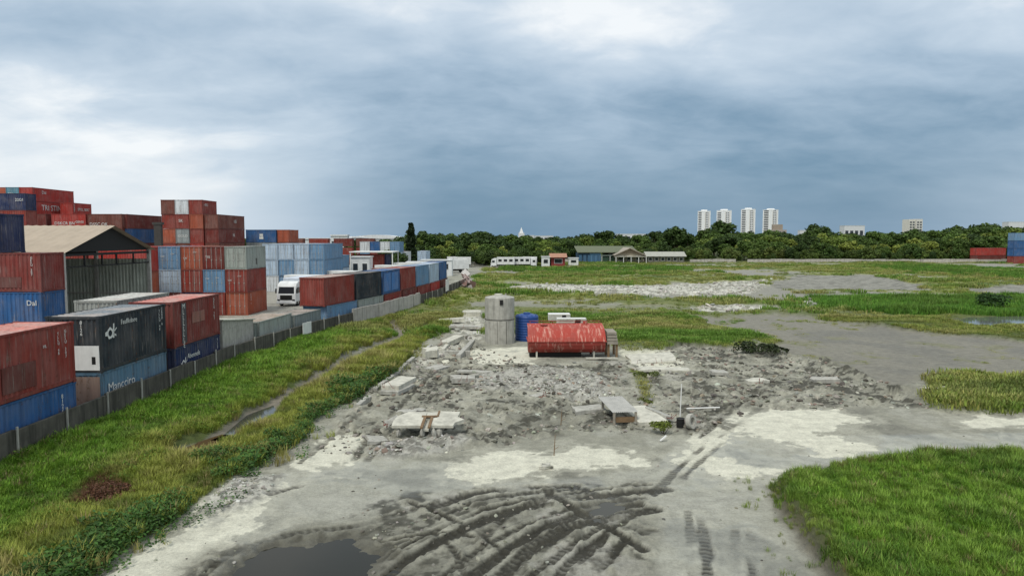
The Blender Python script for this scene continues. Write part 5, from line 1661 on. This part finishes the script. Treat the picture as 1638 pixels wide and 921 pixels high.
truck(q.x, q.y, R(-5), WH, (0.55, 0.60, 0.66), 'white truck facing the lane between the container blocks', sc=1.05)
rowt = [(716, -90, 'white box truck parked across the far yard end'), (752, 90, 'white box truck nose to nose in the far vehicle row'), (786, -90, 'white box truck with a high box in the middle of the far row'),
        (822, -90, 'white box truck beside the tall-boxed one in the far row'), (858, 90, 'white box truck at the field end of the far row')]
for i, (px, a, lab) in enumerate(rowt):
    q = G(px, 427)
    truck(q.x, q.y + random.uniform(-3, 3), R(a + random.uniform(-6, 6)), WH, (0.66, 0.67, 0.65), lab, 'white vehicles parked in the far row', sc=0.9)
for i, (px, lab) in enumerate(((736, 'white truck seen end-on behind the far row'), (770, 'white truck seen end-on between two box trucks'), (806, 'white truck end-on beside the middle of the far row'), (842, 'white truck end-on near the red hut'))):
    q = G(px, 424)
    truck(q.x, q.y + 4, R(random.uniform(-8, 8)), WH, (0.6, 0.61, 0.6), lab, 'white vehicles parked in the far row', sc=0.95)
def cabin(x, y, z, wd, dp, h, col, lab, nwin=3, rz=0.0, name='site_cabin', roofcol=None, cat='cabin'):
    t = empty(name, (x, y, z), rz)
    tag(t, lab, cat)
    MB().box(-wd / 2, wd / 2, 0, dp, 0, h).build('wall', M_OBJ, t, col)
    MB().box(-wd / 2 - 0.15, wd / 2 + 0.15, -0.2, dp + 0.15, h + 0.002, h + 0.16).build('roof', M_OBJ, t, roofcol or col)
    for k in range(nwin):
        x0 = -wd / 2 + wd * (k + 0.2) / nwin
        f = MB().box(x0, x0 + wd * 0.6 / nwin, -0.05, -0.004, h * 0.42, h * 0.8).build('window', M_WHITE, t)
        MB().box(x0 + 0.08, x0 + wd * 0.6 / nwin - 0.08, -0.07, -0.052, h * 0.42 + 0.08, h * 0.8 - 0.08).build('pane', M_GLASS, f)
    return t
def at(px, Y): return (px - 819) / FPX * Y
cabin(at(667, 150), 150, 0, 4.6, 3, 3.4, WH, 'white cabin with a glazed front behind the blue wall containers', 4)
cabin(at(698, 158), 158, 0, 7.0, 3, 3.6, WH, 'white cabin with a flat roof at the end of the wall row', 2)
cabin(at(576, 126), 126, 0, 3.4, 3, 5.2, (0.62, 0.63, 0.62), 'tall white two-storey cabin right of the pale blue block', 2)
cabin(at(617, 128), 128, 0, 5.4, 3, 2.9, (0.66, 0.66, 0.62), 'low white cabin with a rusty parapet behind the wall', 2, roofcol=(0.40, 0.17, 0.11))
t = container((at(618, 150), 150, HT), NAVY, label='navy container standing under a canopy right of the pale blue block', end='wall')
container((at(618, 150), 150, 0), BROWN, label='brown container under the canopied navy one', end='wall')
o = container((0, 0, 0), RED, label='red side-on container under the canopy beside the navy one'); o.rotation_euler = (0, 0, -R(90)); o.location = (at(572, 151), 151, HT)
o = container((0, 0, 0), BROWN, label='brown side-on container below the canopied red one'); o.rotation_euler = (0, 0, -R(90)); o.location = (at(572, 151), 151, 0)
t = empty('canopy', (at(596, 152), 148, 0)); tag(t, 'white flat canopy on posts over the navy and red containers', 'canopy')
MB().box(-4.2, 5.2, 0, 8, 5.6, 5.8).build('roof', M_WHITE, t)
for x in (-4.0, 5.0):
    for yy in (0.2, 7.6): MB().box(x - 0.1, x + 0.1, yy, yy + 0.2, 0, 5.598).build('post', M_WHITE, t)
YG = 'stacks at the far end of the yard'
fill = [(545, 140, 2, (PBLUE, LBLUE), 'pale blue'), (650, 176, 2, (RED, WHITE), 'red and white'), (682, 186, 2, (WHITE, PBLUE), 'white'), (640, 190, 2, (BROWN, RED), 'brown')]
mx_ = {}
for cx in range(4):
    for tr in range(3):
        mx_[(cx, tr)] = [WHITE, RED, PBLUE, BLUE, LBLUE, BROWN, WHITE][(cx * 3 + tr * 2) % 7]
block(at(640, 172), 172.0, mx_, 'mixed block past the white cabins', bars=False)
for px, Y, nt, cols, nm in fill:
    for tr in range(nt):
        container((at(px, Y), Y, tr * HT), cols[tr], yaw=0.05, end='door', bars=False, label='%s container %s in the %s pair past the wall row' % (NAMES[cols[tr]], 'on top' if tr else 'underneath', nm), group=YG)
for (px, Y, a, lab) in ((590, 112, 70, 'white box truck between the tall cabin and the low parapet cabin'), (655, 134, 60, 'white box truck waiting behind the blue wall containers'), (700, 172, -70, 'white box truck turning at the end of the yard'), (540, 100, 80, 'white box truck right of the pale blue block'), (688, 150, 85, 'white box truck behind the brown end container')):
    truck(at(px, Y), Y, R(a), WH, (0.66, 0.67, 0.65), lab, 'white trucks in the yard')
# scrap heap at the end of the wall
t = empty('scrap_heap', (at(745, 116), 116, 0)); tag(t, 'heap of pinkish grey scrap sheets at the end of the wall', 'scrap')
for k in range(26):
    a = random.uniform(0, 6.28); r_ = random.uniform(0, 2.2); z = max(0.1, (2.3 - r_) * random.uniform(0.3, 1.4))
    MB().box(-0.7, 0.7, -0.5, 0.5, -0.05, 0.05, Matrix.Translation((r_ * math.cos(a) * 0.8, r_ * math.sin(a), z)) @ Euler((random.uniform(-1.2, 1.2), random.uniform(-1.2, 1.2), a)).to_matrix().to_4x4()).build('scrap_sheet', M_OBJ, t, random.choice([(0.36, 0.28, 0.26), (0.25, 0.23, 0.21), (0.5, 0.48, 0.45), (0.2, 0.12, 0.1)]))
# light mast in the yard
t = empty('light_mast', (at(255, 110), 110, 0)); tag(t, 'dark square mast rising between the container stacks', 'mast')
MB().box(-0.55, 0.55, -0.3, 0.3, 0, 10.8).build('column', M_STEEL, t); MB().box(-0.75, 0.75, -0.4, 0.4, 10.8, 11.2).build('head', M_STEEL, t)

# ------------------------------------------------------------------ houses beyond the field
def gable_house(x, y, wd, dp, he, ha, wallc, roofc, lab, name='house', veranda=False, ridge='y', windows=3):
    t = empty(name, (x, y, 0)); tag(t, lab, 'building')
    MB().box(-wd / 2, wd / 2, 0, dp, 0, he).build('wall', M_OBJ, t, wallc)
    if ridge == 'y':
        m = MB(); m.v = [(-wd / 2, 0.01, he), (wd / 2, 0.01, he), (0, 0.01, ha - 0.15)]; m.f = [(0, 1, 2)]; m.build('gable', M_OBJ, t, (0.24, 0.19, 0.13))
        for s in (-1, 1):
            m = MB(); e = wd / 2 + 0.8
            m.v = [(0, -1.0, ha), (s * e, -1.0, he - 0.3), (s * e, dp + 0.5, he - 0.3), (0, dp + 0.5, ha), (0, -1.0, ha - 0.25), (s * e, -1.0, he - 0.55), (s * e, dp + 0.5, he - 0.55), (0, dp + 0.5, ha - 0.25)]
            m.f = [(0, 1, 2, 3), (7, 6, 5, 4), (0, 4, 5, 1), (1, 5, 6, 2), (2, 6, 7, 3)]
            m.build('roof', M_OBJ, t, roofc)
    else:
        m = MB(); e = wd / 2 + 0.6
        m.prism([(-0.9, he - 0.25), (dp / 2, ha), (dp + 0.9, he - 0.25), (dp / 2, ha - 0.3)], -e, e); m.build('roof', M_OBJ, t, roofc)
    for k in range(windows):
        x0 = -wd / 2 + wd * (k + 0.2) / windows
        f = MB().box(x0, x0 + wd * 0.6 / windows, -0.06, -0.004, he * 0.35, he * 0.8).build('window', M_WHITE, t)
        MB().box(x0 + 0.1, x0 + wd * 0.6 / windows - 0.1, -0.08, -0.062, he * 0.35 + 0.1, he * 0.8 - 0.1).build('pane', M_GLASS, f)
    if veranda:
        MB().box(-wd / 2 - 0.8, wd / 2 + 0.8, -3.2, -0.1, he - 0.9, he - 0.75).build('veranda_roof', M_OBJ, t, (0.42, 0.40, 0.33))
        for k in range(5):
            xx = -wd / 2 - 0.5 + (wd + 1.0) * k / 4
            MB().box(xx - 0.1, xx + 0.1, -3.1, -2.9, 0, he - 0.902).build('post', M_WHITE, t)
    return t
gable_house(at(1007, 232), 232, 9.0, 12, 3.3, 5.4, (0.30, 0.27, 0.20), (0.34, 0.30, 0.24), 'brown gabled house with a wide veranda beyond the field', veranda=True)
gable_house(at(1065, 234), 234, 12.5, 6, 2.7, 4.0, (0.16, 0.15, 0.12), (0.36, 0.36, 0.31), 'long low grey-roofed house with many openings', ridge='x', windows=6)
gable_house(at(893, 205), 205, 4.0, 4, 3.2, 4.1, (0.23, 0.035, 0.03), (0.38, 0.20, 0.13), 'small dark red hut with a rusty roof at the field edge', ridge='x', windows=1)
t = empty('workshop', (at(955, 236), 236, 0)); tag(t, 'blue and green fronted workshop under a long green roof', 'building')
MB().box(-6.4, -2.6, 0, 9, 0, 3.6).build('wall', M_OBJ, t, (0.03, 0.075, 0.13)); MB().box(-2.58, 1.2, -0.3, 9, 0, 3.55).build('wall', M_OBJ, t, (0.09, 0.19, 0.30)); MB().box(1.22, 7.0, 0, 9, 0, 2.2).build('wall', M_OBJ, t, (0.11, 0.19, 0.13))
m = MB(); m.v = [(-6.8, -0.8, 3.65), (14.0, -0.8, 3.65), (14.0, 12, 5.6), (-6.8, 12, 5.6), (-6.8, -0.8, 3.85), (14.0, -0.8, 3.85), (14.0, 12, 5.8), (-6.8, 12, 5.8)]
m.f = [(3, 2, 1, 0), (4, 5, 6, 7), (0, 1, 5, 4), (1, 2, 6, 5), (2, 3, 7, 6), (3, 0, 4, 7)]; m.build('roof', M_OBJ, t, (0.12, 0.135, 0.075))
MB().box(1.2, 7.2, -1.2, 0, 2.7, 2.85).build('awning', M_OBJ, t, (0.30, 0.38, 0.32))
for k in range(5): MB().box(-6.2 + k * 1.5, -5.2 + k * 1.5, -0.36, -0.302 if k > 2 else -0.02, 0.6, 2.9).build('panel', M_OBJ, t, (0.05, 0.12, 0.2))
for x in (1.5, 4.3, 7.0, 13.8): MB().box(x - 0.08, x + 0.08, -1.1, -0.94, 0, 2.698).build('post', M_WHITE, t)
q = at(917, 215)
cabin(q, 214, 0, 3.0, 2.4, 2.4, WH, 'little white cabin between the red hut and the blue workshop', 1)
cabin(at(873, 200), 200, 0, 2.3, 2.5, 3.2, WH, 'bright white kiosk left of the red hut', 1)
# pale wall along the far edge of the field
fw = empty('field_wall', (0, 240, 0)); tag(fw, 'long pale low wall along the far edge of the field under the trees', 'wall')
xx = at(882, 240)
pm = MB().box(0.03, 3.97, -0.1, 0.1, -0.3, 1.35).mesh('panel', M_WALLPALE)
while xx < at(1760, 240):
    if random.random() > 0.06:
        o = link('panel', pm, fw); o.location = (xx, random.uniform(-0.1, 0.1), random.uniform(-0.12, 0.1))
    xx += 4.0

# ------------------------------------------------------------------ far city
def tower(px0, px1, ytop, Y, lab, side=0.25, flip=False):
    x0, x1 = at(px0, Y), at(px1, Y)
    h = P(px0, ytop, Y).z
    wd = x1 - x0
    t = empty('apartment_tower', ((x0 + x1) / 2, Y, 0), 0.30 if not flip else 0.38)
    tag(t, lab, 'tower', 'white apartment towers on the skyline')
    col = (0.95, 0.95, 0.93)
    w_ = wd * 0.78
    MB().box(-w_ / 2, w_ / 2, 0, w_ * 0.9, 0, h).build('wall', M_OBJ, t, col)
    MB().box(-w_ * 0.22, w_ * 0.22, w_ * 0.2, w_ * 0.7, h, h + 3.0).build('roof_house', M_OBJ, t, col)
    MB().box(-w_ / 2 - 0.3, w_ / 2 + 0.3, -0.3, w_ * 0.9 + 0.3, h + 0.002, h + 0.8).build('parapet', M_OBJ, t, col)
    nf = int(h / 3.3)
    for k in range(nf):
        z = 1.2 + k * 3.3
        for (a, b) in ((-0.06, 0.05), (0.12, 0.22)):
            MB().box(a * w_, b * w_, -0.12, -0.02, z, z + 1.9).build('window', M_GLASS, t)
        MB().box(-w_ / 2 - 0.12, -w_ / 2 - 0.02, w_ * 0.15, w_ * 0.75, z, z + 1.9).build('window', M_GLASS, t)
    for a in (-0.14, 0.30):
        MB().box(a * w_ - 0.25, a * w_ + 0.25, -0.8, -0.002, 0, h - 2).build('fin', M_OBJ, t, (0.5, 0.47, 0.42))
tower(1119, 1138, 338, 1300, 'white tower standing alone over the round tree crown')
tower(1150, 1172, 337, 1300, 'white tower rising right behind the tallest dome tree')
tower(1189, 1210, 335, 1300, 'white tower with the clearest gap of sky on both sides')
tower(1225, 1247, 336, 1300, 'white tower above the low tan block', flip=True)
t = empty('apartment_block', (at(1240, 1180), 1180, 0)); tag(t, 'low tan apartment block below the white towers', 'building')
MB().box(-16, 18, 0, 12, 0, 22).build('wall', M_OBJ, t, (0.36, 0.32, 0.28)); MB().box(-4, 12, 2, 10, 22, 31).build('wall', M_OBJ, t, (0.34, 0.28, 0.22))
for k in range(5):
    MB().box(-15 + k * 6.5, -11 + k * 6.5, -0.2, -0.05, 12, 19).build('window', M_GLASS, t)
Y = 900
t = empty('apartment_block', (at(1462, Y), Y, 0), 0.2); tag(t, 'cream apartment block rising alone over the right-hand wood', 'building')
h = P(1462, 351, Y).z
MB().box(-9.6, -0.2, 0, 12, 0, h).build('wall', M_OBJ, t, (0.66, 0.64, 0.57)); MB().box(0.2, 9.6, -1, 12, 0, h + 0.5).build('wall', M_OBJ, t, (0.68, 0.66, 0.60)); MB().box(-0.2, 0.2, 1, 11, 0, h - 1).build('stair_shaft', M_OBJ, t, (0.3, 0.29, 0.27))
for k in range(9):
    for a in (-8.6, -4.4, 1.2, 5.4):
        MB().box(a, a + 3.0, -0.1 - (a > 0), -0.02 - (a > 0), 2 + k * 3.2, 3.7 + k * 3.2).build('window', M_GLASS, t)
FARB = []
def far_block(px, Y, wd, h, lab, col=(0.66, 0.67, 0.67), shape='flat'):
    t = empty('far_building', (at(px, Y), Y, 0)); tag(t, lab, 'building', 'pale buildings on the horizon')
    MB().box(-wd / 2, wd / 2, 0, wd * 0.5, 0, h).build('wall', M_OBJ, t, col)
    if shape == 'arch':
        prof = [(-wd / 2 + wd * k / 10, h + math.sin(math.pi * k / 10) * wd * 0.06) for k in range(11)]
        m = MB(); m.v = [(a, -0.5, b + 0.05) for a, b in prof] + [(a, wd * 0.5, b + 0.05) for a, b in prof]
        m.f = [(i, i + 1, 12 + i, 11 + i) for i in range(10)] + [tuple(range(11))]
        m.build('roof', M_OBJ, t, (0.7, 0.71, 0.71))
    else:
        MB().box(-wd / 2 - 0.3, wd / 2 + 0.3, -0.4, wd * 0.5, h + 0.01, h + 0.8).build('roof', M_OBJ, t, (0.72, 0.73, 0.73))
    for k in range(4):
        MB().box(-wd * 0.45 + k * wd * 0.24, -wd * 0.30 + k * wd * 0.24, -0.2, -0.05, h * 0.4, h * 0.7).build('window', M_GLASS, t)
far_block(602, 420, 40, 8.0, 'long white arched warehouse roof on the horizon', shape='arch'); far_block(543, 380, 9, 9.6, 'square white block left of the arched warehouse'); far_block(520, 390, 26, 7.8, 'long white shed left of the square white block')
far_block(440, 400, 30, 7.5, 'low white shed peeping behind the blue side-on container'); far_block(566, 400, 14, 8.6, 'small white gabled shed beside the square block', shape='arch')
for i, (px, wd, h, lab) in enumerate(((870, 40, 12, 'long white factory on the horizon above the red hut'), (845, 26, 13, 'short white factory beside the spire'), (1010, 60, 16, 'pale slab block far behind the brown gabled house'), (1085, 30, 14, 'pale low block far behind the tall round trees'), (1365, 44, 34, 'pale long-roofed hall above the wood'), (1625, 40, 42, 'pale hall on the far right skyline'), (1288, 26, 24, 'small pale building between the wood crowns'))):
    far_block(px, 1500, wd, h, lab)
t = empty('church_spire', (at(834, 1400), 1400, 0)); tag(t, 'small white tower with a pointed top on the horizon', 'tower')
MB().box(-6, 6, 0, 12, 0, 18).build('wall', M_OBJ, t, WH); m = MB(); m.v = [(-4, 2, 18), (4, 2, 18), (4, 10, 18), (-4, 10, 18), (0, 6, 30)]; m.f = [(0, 1, 4), (1, 2, 4), (2, 3, 4), (3, 0, 4), (3, 2, 1, 0)]; m.build('roof', M_OBJ, t, WH)
# distant red containers over the pale block
for i, (px, col, lab) in enumerate(((463, BROWN, 'brown'), (476, RED, 'red'), (490, DRED, 'dark red'), (502, BROWN, 'dull brown'))):
    for tr in range(3):
        o = container((0, 0, 0), [col, RED, BROWN][2 - tr], label='%s distant container, %s in a stack beyond the pale blue block' % (NAMES[[col, RED, BROWN][2 - tr]], ORD[2 - tr]), group='distant stacks beyond the pale blue block')
        o.rotation_euler = (0, 0, -R(90)); o.location = (at(px - 7, 215) + i * 3.6, 215 + i * 6, tr * 2.95 + 0.0)

# ------------------------------------------------------------------ trees
def crown_mesh(seed, rx, rz, zc, n, blobs, leaf):
    r = np.random.default_rng(seed)
    d = r.normal(size=(blobs, 3)); d /= np.linalg.norm(d, axis=1)[:, None]
    cs = d * r.uniform(0.25, 0.78, (blobs, 1)) * (rx, rx, rz) + (0, 0, zc)
    rad = r.uniform(0.24, 0.44, blobs)
    w_ = rad ** 2; w_ /= w_.sum()
    which = r.choice(blobs, n, p=w_)
    d = r.normal(size=(n, 3)); d /= np.linalg.norm(d, axis=1)[:, None]
    c = cs[which] + d * (rad[which] * r.uniform(0.62, 1.08, n))[:, None] * (rx, rx, rz * 0.8)
    k = 9.8 / c[:, 2].max(); c[:, 2] *= k; cs[:, 2] *= k
    nrm = d * 0.7 + r.normal(0, 0.5, (n, 3)) + (0, 0, 0.3)
    nrm /= np.linalg.norm(nrm, axis=1)[:, None]
    t1 = np.cross(nrm, r.normal(size=(n, 3))); t1 /= np.linalg.norm(t1, axis=1)[:, None]
    t2 = np.cross(nrm, t1)
    s = leaf * r.uniform(0.5, 1.3, (n, 1))
    V = np.stack([c - t1 * s, c - t2 * s * 0.7, c + t1 * s, c + t2 * s * 0.7], 1).reshape(-1, 3)
    me = bpy.data.meshes.new('crown')
    me.from_pydata(V.tolist(), [], np.arange(4 * n).reshape(n, 4).tolist())
    me.materials.append(M_LEAF)
    return me, cs
def trunk_mesh(h, r0, cs):
    m = MB()
    m.tube((0, 0, -0.3), (0.05, 0.02, h), r0, r0 * 0.6, 7)
    for c in cs[:6]:
        m.tube((0.03, 0.01, h * 0.85), tuple(c), r0 * 0.42, r0 * 0.12, 5)
    return m.mesh('trunk', M_BARK)
# unit trees are 10 m tall: broad, round, tall, ragged, low
KINDS = {}
for nm, (rx, rz, zc, th, n, bl) in {'broad': (5.2, 3.3, 6.4, 4.0, 2600, 20), 'round': (4.0, 3.9, 6.0, 3.0, 2300, 16), 'tall': (3.0, 4.6, 5.6, 2.6, 2100, 16), 'ragged': (4.4, 3.6, 6.3, 4.0, 1700, 13), 'low': (5.0, 4.4, 4.6, 1.5, 2400, 18)}.items():
    KINDS[nm] = []
    for v_ in range(2):
        cm, cs = crown_mesh(hash(nm) % 1000 if False else len(nm) * 31 + v_ * 7 + int(rx * 10), rx, rz, zc, n, bl, 0.42)
        KINDS[nm].append((cm, trunk_mesh(th, 0.28, cs)))
GREENS = [((0.042, 0.075, 0.016), 'dark green'), ((0.07, 0.118, 0.022), 'mid green'), ((0.12, 0.17, 0.03), 'fresh green'), ((0.20, 0.24, 0.045), 'yellow green')]
def tree(x, y, h, kind, gi, where, z=0.0, label=None, group='trees of the wood beyond the field'):
    cm, tm = random.choice(KINDS[kind])
    s = h / 10.0
    t = empty('tree', (x, y, z), random.uniform(0, 6.28))
    w_ = s * random.uniform(0.9, 1.25)
    t.scale = (w_, w_, s)
    g, gn = GREENS[gi]
    tag(t, label or '%s %s tree %s' % (kind, gn, where), 'tree', group)
    k = random.uniform(0.85, 1.18)
    link('crown', cm, t, tuple(c * k for c in g)); link('trunk', tm, t)
SKX = [560, 640, 690, 740, 770, 800, 850, 900, 940, 975, 1000, 1040, 1080, 1110, 1150, 1180, 1220, 1260, 1310, 1350, 1400, 1440, 1490, 1530, 1580, 1638, 1760]
SKY = [385, 381, 370, 374, 368, 374, 378, 377, 373, 371, 375, 373, 364, 375, 358, 369, 364, 369, 360, 367, 371, 371, 363, 358, 358, 361, 360]
def skyline(px): return float(np.interp(px, SKX, SKY))
rows = [(345, 0.0, 24, 'along the skyline of the wood', (0, 0, 1), ('broad', 'round', 'ragged')),
        (310, 5.0, 22, 'in the upper part of the wood', (0, 1, 1, 2), ('broad', 'round', 'ragged')),
        (282, 12.0, 21, 'in the middle of the wood', (0, 1, 2, 3), ('round', 'broad', 'low')),
        (264, 20.0, 20, 'at the front of the wood', (0, 1, 1, 2, 3), ('low', 'round', 'low'))]
for (Y, drop, step, where, gis, kinds) in rows:
    px = 560 if Y > 280 else 630
    while px < 1690:
        yt = skyline(px) + drop + random.uniform(-4, 7)
        yy = Y + random.uniform(-9, 9)
        if px < 900: yy -= 45
        h = P(px, yt, yy).z
        if not (900 < px < 1100 and Y < 300) and h > 2.5:
            tree(at(px, yy), yy, h, random.choice(kinds), random.choice(gis), where)
        px += step * random.uniform(0.75, 1.2)
# the dense scrub under the wood's edge, and the wood's far depth: nobody could count these
um, _ = crown_mesh(77, 4.6, 4.0, 4.6, 1500, 14, 0.5)
um.materials.clear(); um.materials.append(M_GRASS)
ux = np.concatenate([rng.uniform(at(880, 252), at(1800, 252), 260), rng.uniform(at(600, 205), at(900, 205), 80)])
uy = np.concatenate([rng.uniform(248, 262, 260), rng.uniform(208, 222, 80)])
us = rng.uniform(0.22, 0.62, 340)
scatter('undergrowth', um, np.stack([ux, uy, np.zeros(340) - 0.2], 1), np.stack([us * 1.2, us * 1.2, us], 1), tints(340, [(0.04, 0.07, 0.016), (0.06, 0.10, 0.02), (0.10, 0.14, 0.03)]), 'dense dark scrub along the foot of the wood', 0.1)
ux = rng.uniform(at(-200, 420), at(1900, 420), 420); uy = rng.uniform(370, 480, 420)
us = np.array([P(819, np.clip(skyline(819 + a / b * FPX), 372, 381) + rng.uniform(0, 5), b).z for a, b in zip(ux, uy)]) / 10
scatter('distant_wood', um, np.stack([ux, uy, np.zeros(420) - 0.2], 1), np.stack([us, us, us], 1), tints(420, [(0.035, 0.062, 0.015), (0.055, 0.09, 0.02)]), 'dark distant wood closing the horizon', 0.05)
# marked trees of the outline
def named(px, yt, Y, kind, gi, lab): tree(at(px, Y), Y, P(px, yt, Y).z, kind, gi, '', label=lab, group='trees that stand out')
named(1080, 361, 300, 'round', 0, 'big round dark tree over the long low house'); named(1152, 352, 330, 'round', 0, 'tall dome of dark leaves below the white towers')
named(1310, 357, 320, 'broad', 0, 'flat-topped dark tree on the skyline right of the towers'); named(690, 371, 225, 'round', 0, 'round dark tree beside the slim conifer')
named(770, 369, 240, 'broad', 0, 'broad dark tree behind the white vehicles'); named(1190, 383, 270, 'broad', 3, 'bright yellow green tree below the white towers')
named(1250, 392, 262, 'low', 3, 'lone bright yellow green tree low before the darker wood'); named(1530, 378, 270, 'broad', 3, 'yellow green tree behind the red containers')
named(1570, 380, 268, 'round', 3, 'rounded light green tree touching the blue container stack'); named(640, 402, 165, 'low', 0, 'dark low tree behind the white cabins')
named(628, 398, 172, 'low', 1, 'mid green low tree beside the navy container canopy'); named(1038, 396, 246, 'low', 0, 'dark tree between the gabled and the long low house')
for i, px in enumerate((915, 935, 960, 985, 1012, 1040, 1062, 1085, 1108)):
    Y = 258 + (i % 3) * 12
    tree(at(px, Y), Y, P(px, 384 + (i * 7) % 10, Y).z, ('round', 'low', 'broad')[i % 3], (0, 1, 0, 2)[i % 4], 'behind the far houses', group='trees behind the houses')
# slim conifer
r_ = random.Random(5)
Y = 205.0
t = empty('conifer_tree', (at(658, Y), Y, 0)); tag(t, 'slim dark conifer towering over the treeline', 'tree')
h = P(658, 357, Y).z
n = 2600
zz = np.array([r_.random() for _ in range(n)]) ** 0.8
rr = 2.5 * (1 - zz * 0.66) * np.sqrt(rng.random(n)) * (0.8 + 0.22 * np.sin(zz * 23 + 2.6 * rng.random(n)))
an = rng.uniform(0, 6.283, n)
rr *= 0.55 + 0.75 * vnoise(zz * 9, an * 1.3, 4)
c = np.stack([rr * np.cos(an), rr * np.sin(an), 1.2 + zz * (h - 1.3)], 1)
t1 = rng.normal(size=(n, 3)); t1 /= np.linalg.norm(t1, axis=1)[:, None]
t2 = np.cross(t1, rng.normal(size=(n, 3))); t2 /= np.linalg.norm(t2, axis=1)[:, None]
s = 0.38 * rng.uniform(0.5, 1.3, (n, 1))
V = np.stack([c - t1 * s, c - t2 * s, c + t1 * s, c + t2 * s], 1).reshape(-1, 3)
me = bpy.data.meshes.new('crown'); me.from_pydata(V.tolist(), [], np.arange(4 * n).reshape(n, 4).tolist()); me.materials.append(M_LEAF)
link('crown', me, t, (0.02, 0.035, 0.012)); MB().tube((0, 0, -0.2), (0, 0, h - 0.5), 0.25, 0.05, 7).build('trunk', M_BARK, t)
